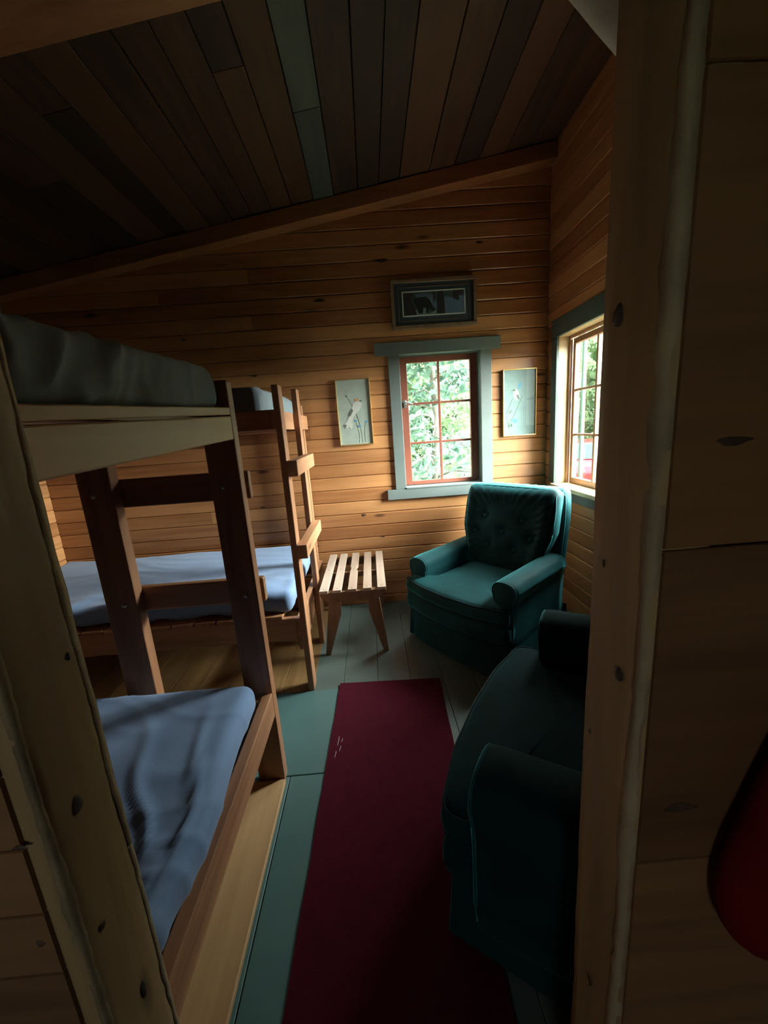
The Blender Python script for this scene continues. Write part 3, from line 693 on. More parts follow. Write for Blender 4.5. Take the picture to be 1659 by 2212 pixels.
# ------------------------------------------------------------------ armchairs
def armchair(loc, rz, W, D, label, vel, pip, full=True, armz=.60, armw=.15, backw=.74, arml=None, tw=None, ear=.09, taper=0.0):
    root = empty('armchair', loc, rz, label, 'armchair', 'teal velvet armchairs')
    hA = W / 2; f = -D / 2; bk = D / 2; h = tw or hA
    O = (0, 0, 0)
    # lower body
    def bow(p, n):   # front bows outward
        q = p.copy(); q.y -= 0.035 * (1 - (p.x / h) ** 2) * (1 if p.y < 0 else 0); q.x *= 1 - taper * max(0, p.y / bk); return q
    mb = MB(); softbox(mb, -h + .03, h - .03, f + .07, bk - .10, .04, .36, .04, .04, bow); part(mb, 'base', M[vel], root, O, 0, None, True)
    # footrest-like front band with a curved lower edge
    out = []
    def front_strip(z0, z1, y, th, amp, nm, puff):
        mb = MB()
        def fn(p, n):
            q = bow(p, n)
            q.y -= 0.02 * amp * math.cos((p.x / h) * 2.6)
            if n.y < -.2: q.y -= puff * math.sin(min(1, max(0, (p.z - z0) / (z1 - z0))) * PI)
            return q
        softbox(mb, -h + .015, h - .015, y, y + th, z0, z1, .018, .03, fn)
        o = part(mb, nm, M[vel], root, O, 0, None, True)
        pts = [(x_, y + .002 - .035 * (1 - (x_ / h) ** 2) - .02 * amp * math.cos((x_ / h) * 2.6), z0 + .004) for x_ in [(-h + .03) + (2 * h - .06) * k / 24 for k in range(25)]]
        part(MB().tube(pts, .006, 6), 'welt', M['piping_dark'], o, O, 0, 'dark welt', True)
    front_strip(.235, .355, f + .035, .10, .6, 'front_band', .012)
    # skirt with corner pleats
    def sk(p, n):
        q = bow(p, n); q.y -= 0.02 * .4 * math.cos((p.x / h) * 2.6)
        t = (.24 - p.z) / .22
        q += Vector((p.x / h, -1 if p.y < 0 else .2, 0)) * .012 * t
        for xc in (-h + .07, h - .07):
            q.y += .02 * math.exp(-((p.x - xc) / .008) ** 2) * (p.y < 0) * min(1, t * 1.5)
        return q
    mb = MB(); softbox(mb, -h + .02, h - .02, f + .055, bk - .08, .018, .245, .012, .022, sk); part(mb, 'skirt', M[vel], root, O, 0, None, True)
    # T-shaped seat cushion
    iw = hA - armw + .005; tf = f + .0; tb_ = tf + ear
    tee = [(-h + .01, tf + .03), (-h * .5, tf - .02), (0, tf - .035), (h * .5, tf - .02), (h - .01, tf + .03), (h - .005, tb_ - .02), (h - .05, tb_), (iw - .005, tb_ + .03), (iw - .01, bk - .22), (iw - .05, bk - .19), (-iw + .05, bk - .19), (-iw + .01, bk - .22), (-iw + .005, tb_ + .03), (-h + .06, tb_), (-h + .005, tb_ - .02)]
    def dens(p):
        q = []
        for i in range(len(p)):
            a, b = p[i], p[(i + 1) % len(p)]; k = max(1, int(math.dist(a, b) / .07))
            q += [(a[0] + (b[0] - a[0]) * j / k, a[1] + (b[1] - a[1]) * j / k) for j in range(k)]
        return q
    ol = chaikin(dens(tee), 2)
    def sw(v):
        v = v.copy(); v.z += .004 * noise.noise(Vector((v.x * 7, v.y * 7, 3))); return v
    mb = MB(); slab(mb, ol, .355, .465, .045, .022, sw); sc = part(mb, 'seat_cushion', M[vel], root, O, 0, None, True)
    cx = sum(p[0] for p in ol) / len(ol); cy = sum(p[1] for p in ol) / len(ol)
    for zz, ins in ((.452, .012), (.368, .012)):
        pts = [(cx + (x_ - cx) * (1 - ins / math.hypot(x_ - cx, y_ - cy)), cy + (y_ - cy) * (1 - ins / math.hypot(x_ - cx, y_ - cy)), zz) for x_, y_ in ol]
        part(MB().tube(pts, .0055, 6, True), 'welt', M['piping_dark'], sc, O, 0, None, True)
    # arms
    al = arml or D - .26
    for sx in (-1, 1):
        cxm = sx * (hA - armw / 2)
        prof = []
        rr = armw / 2
        pts0 = [(-rr * .80, .10), (-rr * .80, armz - rr * 1.9), (-rr * .95, armz - rr * 1.3), (-rr * 1.12, armz - rr * .75), (-rr * .9, armz - rr * .2), (-rr * .35, armz), (rr * .35, armz), (rr * .9, armz - rr * .2), (rr * 1.12, armz - rr * .75), (rr * .95, armz - rr * 1.3), (rr * .80, armz - rr * 1.9), (rr * .80, .10)]
        pr = chaikin(pts0, 2)
        ya = f + ear + .012; yb = ya + al
        ys = [(ya, .84), (ya + .004, .93), (ya + .014, .985), (ya + .03, 1.0)] + [(ya + .03 + (yb - ya - .03) * k / 10, 1.0) for k in range(1, 11)]
        vs = []; zc = armz - rr * .9
        for (yy, s_) in ys:
            for (u, z_) in pr:
                zz = zc + (z_ - zc) * s_ if z_ > zc else z_
                t = (yy - ya) / (yb - ya)
                nz = .004 * noise.noise(Vector((u * 9 + sx, yy * 8, z_ * 6)))
                vs.append((cxm + u * s_ + nz, yy, zz + nz - .03 * max(0, .12 - t) + .015 * t))
        n = len(pr); m_ = len(ys)
        fs = [tuple(range(n)), tuple((m_ - 1) * n + i for i in range(n))] + [(k * n + i, k * n + (i + 1) % n, (k + 1) * n + (i + 1) % n, (k + 1) * n + i) for k in range(m_ - 1) for i in range(n)]
        a = part(MB().add(vs, fs), 'arm', M[vel], root, O, 0, None, True)
        loop = [(cxm + u * .95, ya + .003, zc + (z_ - zc) * .95 - .004) for (u, z_) in pr if z_ > .16]
        part(MB().tube(loop, .0055, 6), 'welt', M[pip], a, O, 0, None, True)
    # backrest shell and cushion, reclined
    tilt = math.radians(13)
    def rec(p):
        q = p.copy(); t = (q.z - .35); q.y += t * math.sin(tilt) ; q.z = .35 + t * math.cos(tilt); return q
    bw = backw / 2
    def fshell(p, n):
        q = p.copy(); t = max(0, (q.z - .75) / .28); q.x *= 1 - .07 * t * t * (abs(q.x) / bw)
        if n.y > .5: q.y += .03 * (1 - (q.x / bw) ** 2)
        return rec(q)
    y_s = bk - .20
    mb = MB(); softbox(mb, -bw - .005, bw + .005, y_s, y_s + .13, .12, 1.045, .05, .035, fshell); sh = part(mb, 'backrest', M[vel], root, O, 0, None, True)
    pts = []
    for k in range(41):
        t = k / 40; L = [( -bw, .45), (-bw, .995), (-bw + .05, 1.043), (bw - .05, 1.043), (bw, .995), (bw, .45)]
        tt = t * (len(L) - 1); i = min(int(tt), len(L) - 2); fr = tt - i
        x_ = L[i][0] + (L[i + 1][0] - L[i][0]) * fr; z_ = L[i][1] + (L[i + 1][1] - L[i][1]) * fr
        x_ *= 1 - .07 * max(0, (z_ - .75) / .28) ** 2
        pts.append(rec(Vector((x_ * 1.004, y_s + .012, z_))))
    part(MB().tube(pts, .006, 6), 'welt', M[pip], sh, O, 0, None, True)
    cw = bw - .015; zt = 1.065; zb = .455
    tufts = [(-.15, .84), (.15, .84), (0, .74), (-.22, .72), (.22, .72), (-.11, .63), (.11, .63)]
    def fc(p, n):
        q = p.copy()
        t = (q.z - zb) / (zt - zb)
        q.x *= .83 + .17 * min(1, max(0, (t - .18) * 3.2))
        if t > .8: q.x *= 1 - .5 * (t - .8) ** 2 * abs(q.x / cw)
        if n.y < -.2:
            e = min(cw - abs(p.x), zt - p.z) / .14          # distance to sides/top
            e2 = max(0, min(1, e))
            q.y -= .030 * (1 - (p.x / cw) ** 2) * math.sin(PI * max(0, min(1, t))) 
            q.y -= .022 * math.exp(-((e - .45) / .35) ** 2)       # padded rim
            ang = math.atan2(p.z - .74, p.x)
            if e < 1.4:
                q.y -= .016 * (.5 - abs(math.sin(ang * 20 + 2 * noise.noise(Vector((p.x * 6, p.z * 6, 1))))) ** .7) * math.exp(-((e - .7) / .55) ** 2)
            for (tx, tz) in tufts:
                d = math.hypot(p.x - tx, p.z - tz)
                q.y += .030 * math.exp(-(d / .035) ** 2) + .008 * math.exp(-(d / .09) ** 2)
        elif n.z > .3:
            q.z += .004 * math.sin(p.x * 95 + 3 * noise.noise(Vector((p.x * 8, p.y * 8, 0)))); q.z -= .02 * (p.x / cw) ** 4
        return rec(q)
    y_c = y_s - .115
    mb = MB(); softbox(mb, -cw, cw, y_c, y_s + .03, zb, zt, .055, .014, fc); bc = part(mb, 'back_cushion', M[vel], root, O, 0, None, True)
    L = [(-cw, .52), (-cw, .70), (-cw, .93), (-cw + .01, 1.02), (-cw + .06, 1.06), (-cw * .5, 1.064), (0, 1.065), (cw * .5, 1.064), (cw - .06, 1.06), (cw - .01, 1.02), (cw, .93), (cw, .70), (cw, .52)]
    P3 = []
    for i in range(len(L) - 1):
        for k in range(5):
            fr = k / 5; P3.append((L[i][0] + (L[i + 1][0] - L[i][0]) * fr, L[i][1] + (L[i + 1][1] - L[i][1]) * fr))
    pts = []
    for (x_, z_) in P3:
        t = (z_ - zb) / (zt - zb); xx = x_ * (.83 + .17 * min(1, max(0, (t - .18) * 3.2)))
        pts.append(rec(Vector((xx * .985, y_c + .018, z_ - .012))))
    part(MB().tube(pts, .006, 6), 'welt', M[pip], bc, O, 0, None, True)
    for (tx, tz) in tufts:
        c = rec(Vector((tx, y_c - .006 - .015, tz)))
        part(MB().tube([c + Vector((0, -.003, 0)), c + Vector((0, .004, 0))], .010, 10), 'button', M[vel], bc, O, 0, None, True)
    return root
armchair((0.74, 2.50, 0), math.radians(-51.7), .84, .86, 'teal velvet armchair in the far corner between the two windows', 'velvet', 'piping')
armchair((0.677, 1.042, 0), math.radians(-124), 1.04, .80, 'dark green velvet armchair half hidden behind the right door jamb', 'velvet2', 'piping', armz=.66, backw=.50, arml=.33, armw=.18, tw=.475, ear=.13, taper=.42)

# ------------------------------------------------------------------ rug
rc = [(-.290, 2.075), (.311, 2.045), (.215, -.45), (-.385, -.43)]
nx, ny = 14, 60; vs = []
for j in range(ny + 1):
    for i in range(nx + 1):
        u, v = i / nx, j / ny
        x_ = (rc[0][0] * (1 - u) + rc[1][0] * u) * (1 - v) + (rc[3][0] * (1 - u) + rc[2][0] * u) * v
        y_ = (rc[0][1] * (1 - u) + rc[1][1] * u) * (1 - v) + (rc[3][1] * (1 - u) + rc[2][1] * u) * v
        e = .003 * noise.noise(Vector((u * 2, v * 14, 0)))
        vs.append((x_ + e * (u in (0, 1)), y_, .0125 + .0015 * noise.noise(Vector((x_ * 5, y_ * 5, 1)))))
n0 = len(vs); vs += [(a, b, .0055) for a, b, c in vs]
fs = []
W1 = nx + 1
for j in range(ny):
    for i in range(nx):
        a = j * W1 + i; fs += [(a, a + 1, a + W1 + 1, a + W1), (n0 + a, n0 + a + W1, n0 + a + W1 + 1, n0 + a + 1)]
for i in range(nx): fs += [(i, n0 + i, n0 + i + 1, i + 1), (ny * W1 + i, ny * W1 + i + 1, n0 + ny * W1 + i + 1, n0 + ny * W1 + i)]
for j in range(ny): fs += [(j * W1, (j + 1) * W1, n0 + (j + 1) * W1, n0 + j * W1), (j * W1 + nx, n0 + j * W1 + nx, n0 + (j + 1) * W1 + nx, (j + 1) * W1 + nx)]
rug = tag(MB().add(vs, fs).build('runner_rug', M['rug'], smooth=False), 'long burgundy runner rug on the teal floor from the doorway to the table', 'rug')
mb = MB()
for (x_, y_, l_) in ((-.268, 1.60, .055), (-.256, 1.565, .03), (-.276, 1.53, .035), (-.250, 1.62, .02)):
    mb.tube([(x_, y_, .0142), (x_ + .004, y_ + l_, .0142)], .0013, 5)
mb.build('scuff_marks', M['scuff'], rug)

# ------------------------------------------------------------------ pictures
def poly_flat(mb, pts, y, th=.0006): mb.prism(pts, 'Y', y, y - th)
def picture(name, x0, x1, z0, z1, fw, depth, fmat, label, tilt=0.0):
    o = (x0, YB, z0)
    r = empty(name, ((x0 + x1) / 2, YB, z0), 0, label, 'picture'); oo = ((x0 + x1) / 2, YB, z0)
    Y0, Y1 = YB - depth, YB - .001
    mb = MB()
    for a, b, c, d in ((x0, x1, z0, z0 + fw), (x0, x1, z1 - fw, z1), (x0, x0 + fw, z0 + fw, z1 - fw), (x1 - fw, x1, z0 + fw, z1 - fw)): mb.box(a, b, Y0, Y1, c, d)
    part(mb, 'frame', fmat, r, oo, min(.004, fw * .3))
    return r, oo, Y0, Y1
# bear print
bx0, bx1, bz0, bz1 = .236, .885, 2.228, 2.570
r, oo, Y0, Y1 = picture('framed_picture', bx0, bx1, bz0, bz1, .026, .045, M['bronze'], 'wide dark framed print of a bear in the woods, above the back window')
part(MB().box(bx0 + .026, bx1 - .026, YB - .028, YB - .002, bz0 + .026, bz1 - .026), 'mat_board', M['mat_navy'], r, oo, 0, 'navy mat board')
mb = MB(); a0_, a1_, c0_, c1_ = bx0 + .055, bx1 - .055, bz0 + .052, bz1 - .052
for q in ((a0_, a1_, c0_, c0_ + .004), (a0_, a1_, c1_ - .004, c1_), (a0_, a0_ + .004, c0_, c1_), (a1_ - .004, a1_, c0_, c1_)): mb.box(q[0], q[1], YB - .032, YB - .028, q[2], q[3])
part(mb, 'mat_line', M['bronze'], r, oo, 0)
ix0, ix1, iz0, iz1 = bx0 + .085, bx1 - .085, bz0 + .085, bz1 - .082
mb = MB()
for q in ((ix0, ix1, iz0, iz0 + .008), (ix0, ix1, iz1 - .008, iz1), (ix0, ix0 + .008, iz0, iz1), (ix1 - .008, ix1, iz0, iz1)): mb.box(q[0], q[1], YB - .032, YB - .028, q[2], q[3])
part(mb, 'mat_bevel', M['white'], r, oo, 0, 'pale inner edge')
pic = part(MB().box(ix0 + .008, ix1 - .008, YB - .0292, YB - .028, iz0 + .008, iz1 - .008), 'print', M['a_bg'], r, oo, 0)
def uvp(pts, skew=True):
    o_ = []
    for (px, py) in pts:
        u = (px - 435) / 835; v = 1 - (py - (472 - (px - 435) * .065)) / 305
        o_.append((ix0 + .008 + min(1, max(0, u)) * (ix1 - ix0 - .016), iz0 + .008 + min(1, max(0, v)) * (iz1 - iz0 - .016)))
    return o_
def artp(nm, mat, polys, y, par=None, o_=None, f=uvp, rr=None):
    mb = MB()
    for p in polys: poly_flat(mb, f(p), y)
    return part(mb, nm, mat, par or pic, o_ or oo, 0)
artp('snow', M['a_blue'], [[(1000, 510), (1100, 520), (1270, 480), (1275, 735), (1000, 750)], [(600, 490), (740, 470), (850, 500), (890, 590), (890, 690), (840, 640), (780, 540), (620, 530)]], YB - .0294)
artp('ground', M['a_snow'], [[(560, 690), (620, 690), (640, 745), (700, 735), (705, 665), (745, 668), (740, 740), (790, 745), (880, 690), (890, 740), (800, 752), (620, 765), (600, 730)]], YB - .0296)
for nm_, q in (('tree_trunk', [(905, 440), (985, 436), (1003, 738), (893, 748)]), ('tree_branch', [(842, 447), (872, 444), (865, 585), (848, 585)]), ('tree_foliage', [(1120, 430), (1250, 420), (1245, 480), (1190, 490), (1205, 550), (1175, 565), (1150, 545), (1125, 550)]), ('tree_foliage', [(440, 470), (580, 465), (540, 560), (600, 700), (610, 765), (445, 775)])):
    artp(nm_, M['a_trunk'], [q], YB - .0299)
artp('bear', M['a_black'], [[(573, 575), (600, 545), (680, 525), (745, 520), (790, 550), (822, 610), (835, 655), (868, 695), (845, 712), (800, 668), (775, 695), (768, 735), (738, 737), (748, 665), (700, 665), (698, 742), (640, 744), (622, 690), (598, 640)]], YB - .0302)

def tubes(mb, lines, y, f, rad=.0012):
    for l_ in lines:
        q = f(l_)
        for (a, b), (c, d) in zip(q, q[1:]):
            dx, dz = c - a, d - b; L = math.hypot(dx, dz) or 1; nx_, nz_ = -dz / L * rad, dx / L * rad
            mb.prism([(a + nx_, b + nz_), (c + nx_, d + nz_), (c - nx_, d - nz_), (a - nx_, b - nz_)], 'Y', y, y - .0005)
def blob(cx, cy, rx, ry, n=14): return [(cx + rx * math.cos(2 * PI * k / n), cy + ry * math.sin(2 * PI * k / n)) for k in range(n)]
# left bird print
lx0, lx1, lz0, lz1 = -.240, .032, 1.386, 1.898
r, oo, Y0, Y1 = picture('framed_picture', lx0, lx1, lz0, lz1, .008, .022, M['gold'], 'narrow gold framed bird and reeds print, left of the back window')
pic = part(MB().box(lx0 + .008, lx1 - .008, YB - .012, YB - .002, lz0 + .008, lz1 - .008), 'print', M['b_bg'], r, oo, 0)
def uvl(pts):
    o_ = []
    for (px, py) in pts:
        v = (py - 255) / 1690; xl = 350 + v * 110; u = (px - xl) / (795 - v * 30)
        o_.append((lx0 + .01 + u * (lx1 - lx0 - .02), lz1 - .01 - v * (lz1 - lz0 - .02)))
    return o_
for l_ in ([[(600, 670), (680, 800), (755, 950)], [(790, 1070), (850, 1180), (920, 1430), (950, 1600), (990, 1925)], [(830, 1370), (890, 1600), (912, 1750), (900, 1930)], [(1070, 1370), (1040, 1500), (1035, 1750), (1060, 1920)]]):
    mb = MB(); tubes(mb, [l_], YB - .0122, uvl, .0016); part(mb, 'stem', M['b_stem'], pic, oo, 0)
artp('seed_head', M['b_stem'], [blob(600, 660, 25, 25)], YB - .0124, f=uvl); artp('beak', M['b_stem'], [blob(950, 803, 38, 16)], YB - .0132, f=uvl)
artp('bird', M['b_white'], [[(760, 860), (850, 800), (930, 830), (990, 870), (960, 960), (900, 1060), (800, 1160), (740, 1290), (745, 1500), (700, 1540), (650, 1460), (600, 1510), (480, 1480), (600, 1330), (660, 1200), (730, 1000)]], YB - .0126, f=uvl)
artp('wing', M['b_grey'], [[(730, 1000), (765, 1040), (700, 1180), (640, 1210), (630, 1310), (640, 1150), (680, 1060)], [(540, 1400), (600, 1420), (560, 1520), (500, 1440)]], YB - .0128, f=uvl)
artp('crest', M['b_orange'], [blob(850, 770, 55, 38)], YB - .0130, f=uvl)
for q in ((820, 1330, 32, 30), (918, 1478, 34, 34), (1075, 1362, 36, 28)): artp('bud', M['b_blue'], [blob(*q)], YB - .0130, f=uvl)
# right bird print
rx0, rx1, rz0, rz1 = 1.085, 1.357, 1.368, 1.888
r, oo, Y0, Y1 = picture('framed_picture', rx0, rx1, rz0, rz1, .008, .030, M['gold'], 'narrow gold framed bird on a branch print, right of the back window in the corner')
pic = part(MB().box(rx0 + .008, rx1 - .008, YB - .020, YB - .002, rz0 + .008, rz1 - .008), 'print', M['b_bg2'], r, oo, 0)
def uvr(pts):
    return [(rx0 + .008 + (px - 135) / 330 * .256, rz1 - .008 - (py - 750) / 640 * .504) for px, py in pts]
mb = MB(); tubes(mb, [[(137, 1278), (190, 1265), (240, 1200), (290, 1090)], [(165, 1180), (185, 1120), (230, 1020)], [(175, 1265), (160, 1190)], [(290, 1090), (330, 1000)]], YB - .0202, uvr, .0018)
for p in ([(180, 1270), (200, 1290), (195, 1315), (180, 1300)], [(205, 1265), (225, 1285), (222, 1312), (205, 1290)], [(190, 1165), (220, 1130), (222, 1140), (195, 1175)]): poly_flat(mb, uvr(p), YB - .0204)
part(mb, 'branch', M['b_stem'], pic, oo, 0)
artp('bird', M['b_white'], [[(235, 950), (260, 930), (290, 960), (300, 1010), (275, 1050), (240, 1010)]], YB - .0206, f=uvr)
artp('bird_head', M['b_grey'], [[(210, 945), (235, 938), (250, 930), (262, 945), (245, 958), (232, 950)]], YB - .0208, f=uvr)
artp('wing', M['b_grey'], [[(265, 990), (290, 990), (300, 1040), (280, 1030)]], YB - .0208, f=uvr)
for q in ([(212, 1245), (245, 1222), (282, 1240), (280, 1260), (250, 1275), (230, 1255)], [(285, 900), (310, 860), (312, 925), (290, 930)]): artp('flower', M['b_blue'], [q], YB - .0206, f=uvr)
for nm, q in (('glass', None),):
    part(MB().box(rx0 + .008, rx1 - .008, YB - .0235, YB - .0225, rz0 + .008, rz1 - .008), nm, M['picture_glass'], r, oo, 0)

# ------------------------------------------------------------------ diagonal pale brace, red bag
def log(pts, rad, name, mat, label, cat):
    o = MB().tube(pts, rad, 14, radf=lambda t: rad * (1 + .12 * noise.noise(Vector((t * 7, 1, 2))))).build(name, mat, smooth=True)
    return tag(o, label, cat)
pts = []
for k in range(20):
    t = k / 19; q = -.60 + .90 * t; pts.append((.402 + q + .006 * noise.noise(Vector((t * 6, 0, 0))), .70 - .12 * max(0, t - .6) / .4, 2.118 - 1.44 * q))
log(pts, .055, 'log_brace', M['brace'], 'pale peeled log brace slanting down behind the top of the right door jamb', 'log')

def bag():
    o_ = (.52, .372, .92)
    prof = [(.475, 1.13), (.440, 1.02), (.412, .93), (.405, .87), (.415, .815), (.440, .770), (.480, .745), (.525, .742), (.565, .760), (.595, .80), (.605, .87), (.600, .98), (.585, 1.08), (.565, 1.14)]
    ol = chaikin(prof, 2); mb = MB(); n = len(ol); cx = sum(p[0] for p in ol) / n; cz = sum(p[1] for p in ol) / n
    vs = []; fs = []
    lev = [(0.02, .391), (.9, .391), (1.0, .384), (1.0, .372), (.95, .358), (.82, .348), (.6, .342), (.3, .339), (.02, .338)]
    for s_, y_ in lev:
        for (x_, z_) in ol: vs.append((cx + (x_ - cx) * s_, y_ + .002 * noise.noise(Vector((x_ * 14, z_ * 14, s_))), cz + (z_ - cz) * s_))
    for k in range(len(lev) - 1): fs += [(k * n + i, k * n + (i + 1) % n, (k + 1) * n + (i + 1) % n, (k + 1) * n + i) for i in range(n)]
    fs += [tuple(range(n)), tuple((len(lev) - 1) * n + i for i in range(n))]
    o = mb.add(vs, fs).build('hanging_bag', M['red'], smooth=True, off=o_); o.location = (o_[0] + .008, o_[1], o_[2] + .008)
    tag(o, 'dark red rounded bag hanging on the partition at the lower right edge', 'bag')
    s = MB().tube([(.50, .37, 1.12), (.505, .378, 1.20), (.52, .380, 1.26), (.535, .378, 1.20), (.545, .37, 1.12)], .005, 8); part(s, 'strap', M['red'], o, o_, 0, None, True)
    part(MB().tube([(.52, .400, 1.262), (.52, .372, 1.258), (.52, .368, 1.268)], .003, 8), 'hook', M['steel'], o, o_, 0, 'metal hook', True)
bag()

# ------------------------------------------------------------------ the outer room behind the camera (only gives the dim light there)
mb = MB(); 
wn = MB().box(-2.62, 2.2, -2.7, -2.6, 0, 1.0); wn.box(-2.62, -1.0, -2.7, -2.6, 1.0, 2.0); wn.box(-0.3, 2.2, -2.7, -2.6, 1.0, 2.0); wn.box(-2.62, 2.2, -2.7, -2.6, 2.0, 2.9)
struct(wn.build('wall_outer_back', M['part_x']), 'plank wall of the room behind the viewer', 'wall')
struct(MB().box(-2.72, -2.62, -2.7, .42, 0, 2.9).build('wall_outer_left', M['part_x']), 'plank wall of the outer room, left', 'wall')
struct(MB().box(2.2, 2.3, -2.7, .53, 0, 3.6).build('wall_outer_right', M['part_x']), 'plank wall of the outer room, right', 'wall')
struct(MB().box(-2.72, 2.3, -2.7, .42, 2.76, 2.86).build('ceiling_outer', M['ceil']), 'board ceiling of the outer room', 'ceiling')
struct(MB().box(-.996, -.304, -2.66, -2.655, 1.004, 1.996).build('fill_window', M['glass']), 'unseen window added to the outer room for fill light', 'window')  # added out of view; its opening lets dim fill onto jambs and partition

# ------------------------------------------------------------------ outdoors
g = MB(); n = 40
vs = [(-80 + 260 * i / n, -110 + 180 * j / n, -.55 + .5 * noise.noise(Vector((i * .25, j * .25, 0)))) for j in range(n + 1) for i in range(n + 1)]
g.add(vs, [(j * (n + 1) + i, j * (n + 1) + i + 1, (j + 1) * (n + 1) + i + 1, (j + 1) * (n + 1) + i) for j in range(n) for i in range(n)])
gr = tag(g.build('ground', M['ground'], smooth=True), 'mossy green ground outside the windows', 'ground'); gr['kind'] = 'structure'

def tree(x, y, h, rad, leaf, nl, label, crown, seed, lean=0.0, z_low=.3, lsz=.09, group='trees outside the windows'):
    random.seed(seed)
    r = empty('tree', (x, y, -.9), 0, label, 'tree', group)
    pts = [(lean * t * t + .05 * math.sin(t * 7 + seed), .05 * math.sin(t * 5), h * t) for t in [k / 10 for k in range(11)]]
    MB().tube(pts, rad, 10, radf=lambda t: rad * (1 - .75 * t)).build('trunk', M['bark'], r, smooth=True)
    mb = MB(); lf = MB(); nb_ = 34
    for k in range(nb_):
        z = h * (z_low * .25 + (1 - z_low * .25) * (k + rn()) / nb_); L = crown * (1.1 - .75 * z / h) * (0.6 + .5 * rn()); a = rn() * 2 * PI
        dr = -.25 + .5 * rn()
        p = [(lean * (z / h) ** 2 + math.cos(a) * L * t, math.sin(a) * L * t, z + L * dr * t + .08 * math.sin(t * 5)) for t in (0, .3, .6, 1)]
        mb.tube(p, .02, 5, radf=lambda t: .018 * (1 - .8 * t))
        for j in range(nl // nb_):
            t = .15 + .85 * rn(); b0_ = Vector(p[0]).lerp(Vector(p[3]), t); b0_ += Vector((random.gauss(0, .16), random.gauss(0, .16), random.gauss(0, .12)))
            u = Vector((random.gauss(0, 1), random.gauss(0, 1), random.gauss(0, 1))).normalized(); w = u.cross(Vector((rn(), rn(), rn())).normalized()).normalized()
            s = lsz * (.5 + .9 * rn())
            lf.add([b0_ - u * s, b0_ + w * s * .35, b0_ + u * s, b0_ - w * s * .35], [(0, 1, 2, 3)], rn())
    mb.build('branches', M['bark'], r, smooth=True)
    lo = lf.build('foliage', M[leaf], r); lo['kind'] = 'stuff'
T = [
 (1.05, 6.3, 5.5, .11, 'leaf', 2600, 'grey trunk tree nearest the back window, at the left panes', 1.3, 11),
 (2.15, 7.6, 6.5, .12, 'leaf2', 3000, 'light leaved tree behind the right panes of the back window', 1.6, 12),
 (-.2, 9.0, 7.5, .14, 'leaf', 3000, 'dark spruce far to the left behind the back window', 1.9, 13),
 (1.9, 11.0, 8.0, .14, 'leaf2', 3200, 'pale birch in the middle distance behind the back window', 2.3, 14),
 (3.4, 13.6, 8.0, .15, 'leaf', 3200, 'broad spruce far to the right behind the back window', 2.4, 15),
 (8.6, 16.0, 8.0, .15, 'leaf2', 3200, 'light green tree behind the red car', 2.4, 16),
 (11.5, 14.0, 8.5, .16, 'leaf', 3200, 'dark tree to the right of the red car', 2.5, 17),
 (0.2, 14.0, 9.0, .16, 'leaf2', 3200, 'bright tree at the back of the forest view', 2.8, 18),
]
for t in T: tree(*t)
random.seed(99)
# far wall of forest
mb = MB()
for k in range(9000):
    a = math.radians(20 + 130 * rn()); R = 19 + 4 * rn()
    c = Vector((R * math.cos(a), R * math.sin(a), -1 + 6.5 * rn() ** 1.2)); u = Vector((random.gauss(0, 1), random.gauss(0, 1), random.gauss(0, 1))).normalized(); w = u.cross(Vector((rn(), rn(), rn())).normalized()).normalized(); s = .45 * (.5 + rn())
    mb.add([c - u * s, c + w * s * .6, c + u * s, c - w * s * .6], [(0, 1, 2, 3)], rn())
tag(mb.build('forest', M['leaf2']), 'distant mass of green forest leaves beyond both windows', 'forest', None, 'stuff')

# teal post outside the right window
o = MB().box(-.03, .03, -.03, .03, -.9, 3.1).build('porch_post', M['tealpaint'], bevel=.006); o.location = (4.0, 7.266, 0)
tag(o, 'teal painted post standing outside, seen through the right window', 'post')

# red car
def car(x, y, rz):
    r = empty('car', (x, y, -.75), rz, 'red car parked outside, seen through the right window', 'car')
    side = [(-2.0, .35), (-2.05, .75), (-1.9, .95), (-1.2, 1.0), (-.75, 1.45), (.9, 1.48), (1.5, 1.05), (2.0, .95), (2.1, .6), (2.05, .32), (1.65, .30), (1.5, .52), (1.25, .6), (1.0, .52), (.85, .28), (-.85, .28), (-1.0, .52), (-1.25, .6), (-1.5, .52), (-1.65, .30)]
    part(MB().prism(side, 'Y', -.82, .82), 'body', M['carred'], r, (0, 0, 0), .05)
    for s in (-1, 1):
        part(MB().prism([(-.95, 1.02), (-.68, 1.38), (.0, 1.40), (.0, 1.02)], 'Y', s * .822, s * .830), 'side_window', M['carglass'], r, (0, 0, 0), .003)
        part(MB().prism([(.06, 1.02), (.06, 1.40), (.85, 1.41), (1.25, 1.05)], 'Y', s * .822, s * .830), 'side_window', M['carglass'], r, (0, 0, 0), .003)
    mb = MB().add([(-1.19, -.7, 1.03), (-1.19, .7, 1.03), (-.79, .62, 1.425), (-.79, -.62, 1.425)], [(0, 1, 2, 3)]); part(mb, 'windscreen', M['carglass'], r, (.02, 0, -.01), 0)
    for wx in (-1.25, 1.25):
        for s in (-1, 1):
            w = part(MB().tube([(wx, s * .62, .30), (wx, s * .84, .30)], .31, 24), 'wheel', M['tyre'], r, (0, 0, 0), .01)
            part(MB().tube([(wx, s * .84, .30), (wx, s * .85, .30)], .17, 16), 'hubcap', M['steel'], w, (0, 0, 0), .004)
    return r
car(6.9, 11.4, math.radians(60))

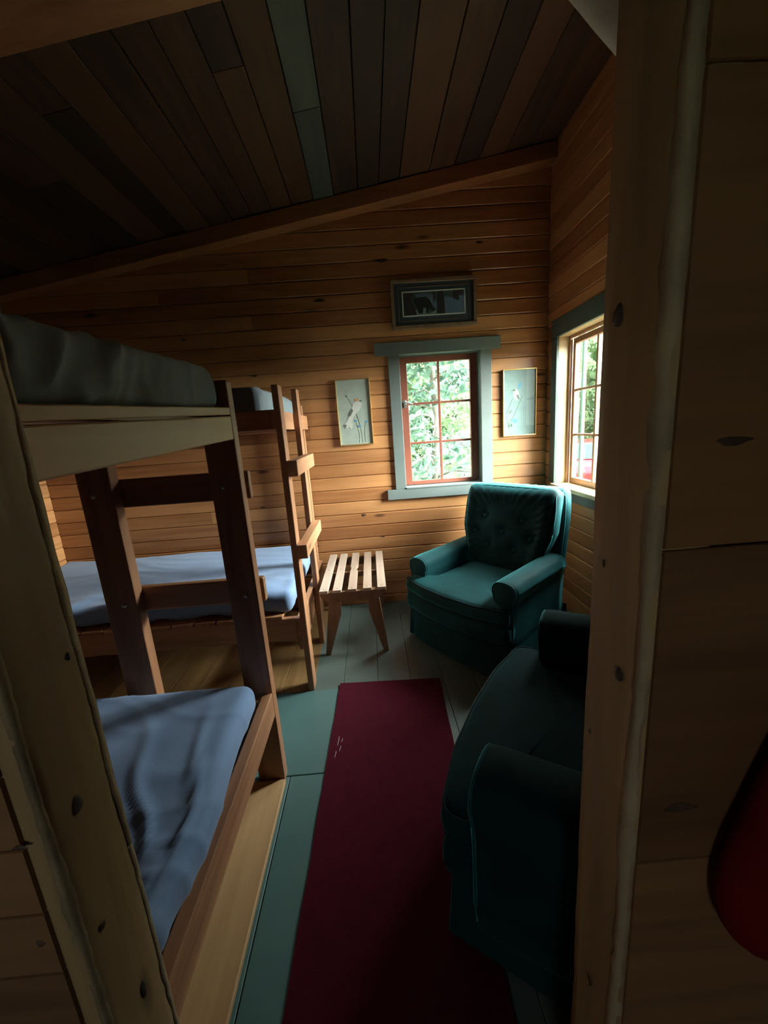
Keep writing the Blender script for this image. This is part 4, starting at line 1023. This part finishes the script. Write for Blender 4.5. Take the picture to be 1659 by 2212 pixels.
# ------------------------------------------------------------------ light
wd = bpy.data.worlds.new('sky'); bpy.context.scene.world = wd; wd.use_nodes = True
nt = wd.node_tree; nt.nodes.clear(); L = nt.links.new
out = N(nt, 'ShaderNodeOutputWorld'); bg = N(nt, 'ShaderNodeBackground'); tc = N(nt, 'ShaderNodeTexCoord'); sp = N(nt, 'ShaderNodeSeparateXYZ')
L(tc.outputs['Generated'], sp.inputs[0])
# overcast sky, brighter toward the hidden sun on the right (+X)
dt = N(nt, 'ShaderNodeVectorMath', operation='DOT_PRODUCT'); dt.inputs[1].default_value = Vector((1, -.12, .46)).normalized(); L(tc.outputs['Generated'], dt.inputs[0])
mx0 = N(nt, 'ShaderNodeMath', operation='MAXIMUM'); mx0.inputs[1].default_value = 0; L(dt.outputs['Value'], mx0.inputs[0])
pw = N(nt, 'ShaderNodeMath', operation='POWER'); pw.inputs[1].default_value = 4.5; L(mx0.outputs[0], pw.inputs[0])
mm = N(nt, 'ShaderNodeMath', operation='MULTIPLY_ADD'); mm.inputs[1].default_value = SKY_LOBE; mm.inputs[2].default_value = SKY_BASE; L(pw.outputs[0], mm.inputs[0])
cr = ramp(nt, [(0.0, (0.92, 0.96, 0.94)), (1.0, (0.84, 0.93, 1.0))]); L(sp.outputs[2], cr.inputs[0])
L(cr.outputs[0], bg.inputs[0]); L(mm.outputs[0], bg.inputs[1]); L(bg.outputs[0], out.inputs[0])

def portal(loc, rot, sx, sy):
    l = bpy.data.lights.new('window_portal', 'AREA'); l.shape = 'RECTANGLE'; l.size = sx; l.size_y = sy; l.cycles.is_portal = True
    o = bpy.data.objects.new('window_portal', l); C.objects.link(o); o.location = loc; o.rotation_euler = rot
portal((XR + .20, 2.675, 1.53), (0, math.radians(90), 0), 1.1, .66)      # -Z points to -X
portal((.594, YB + .18, 1.53), (math.radians(-90), 0, 0), .66, 1.06)
portal((-.6, -2.72, 1.5), (math.radians(90), 0, 0), .7, 1.0)

# ------------------------------------------------------------------ camera
f_px, W_, H_ = 831.0, 1659.0, 2212.0
n = Vector((1102 - 829.5, 4944 - 1106, f_px)).normalized()
yv = 1106 - (f_px ** 2 + (797 - 829.5) * (1102 - 829.5)) / (4944 - 1106)
v = Vector((797 - 829.5, yv - 1106, f_px)); v -= n * v.dot(n); v.normalize()
Zc = -n; Xc = v.cross(Zc)
# rows of R: world axes expressed in (right, down, forward)
R = Matrix((Xc, v, Zc))
right = Vector((R[0][0], R[1][0], R[2][0])); down = Vector((R[0][1], R[1][1], R[2][1])); fwd = Vector((R[0][2], R[1][2], R[2][2]))
mw = Matrix((right, -down, -fwd)).transposed().to_4x4(); mw.translation = Vector((0, 0, 1.5))
cam = bpy.data.cameras.new('camera'); co = bpy.data.objects.new('camera', cam); C.objects.link(co); co.matrix_world = mw
cam.sensor_fit = 'VERTICAL'; cam.sensor_height = 36; cam.lens = 36 * f_px / H_; cam.clip_start = .02; cam.clip_end = 200
bpy.context.scene.camera = co
vs_ = bpy.context.scene.view_settings; vs_.view_transform = 'Standard'; vs_.look = 'None'; vs_.gamma = 1; vs_.use_curve_mapping = False; vs_.exposure = 0.0
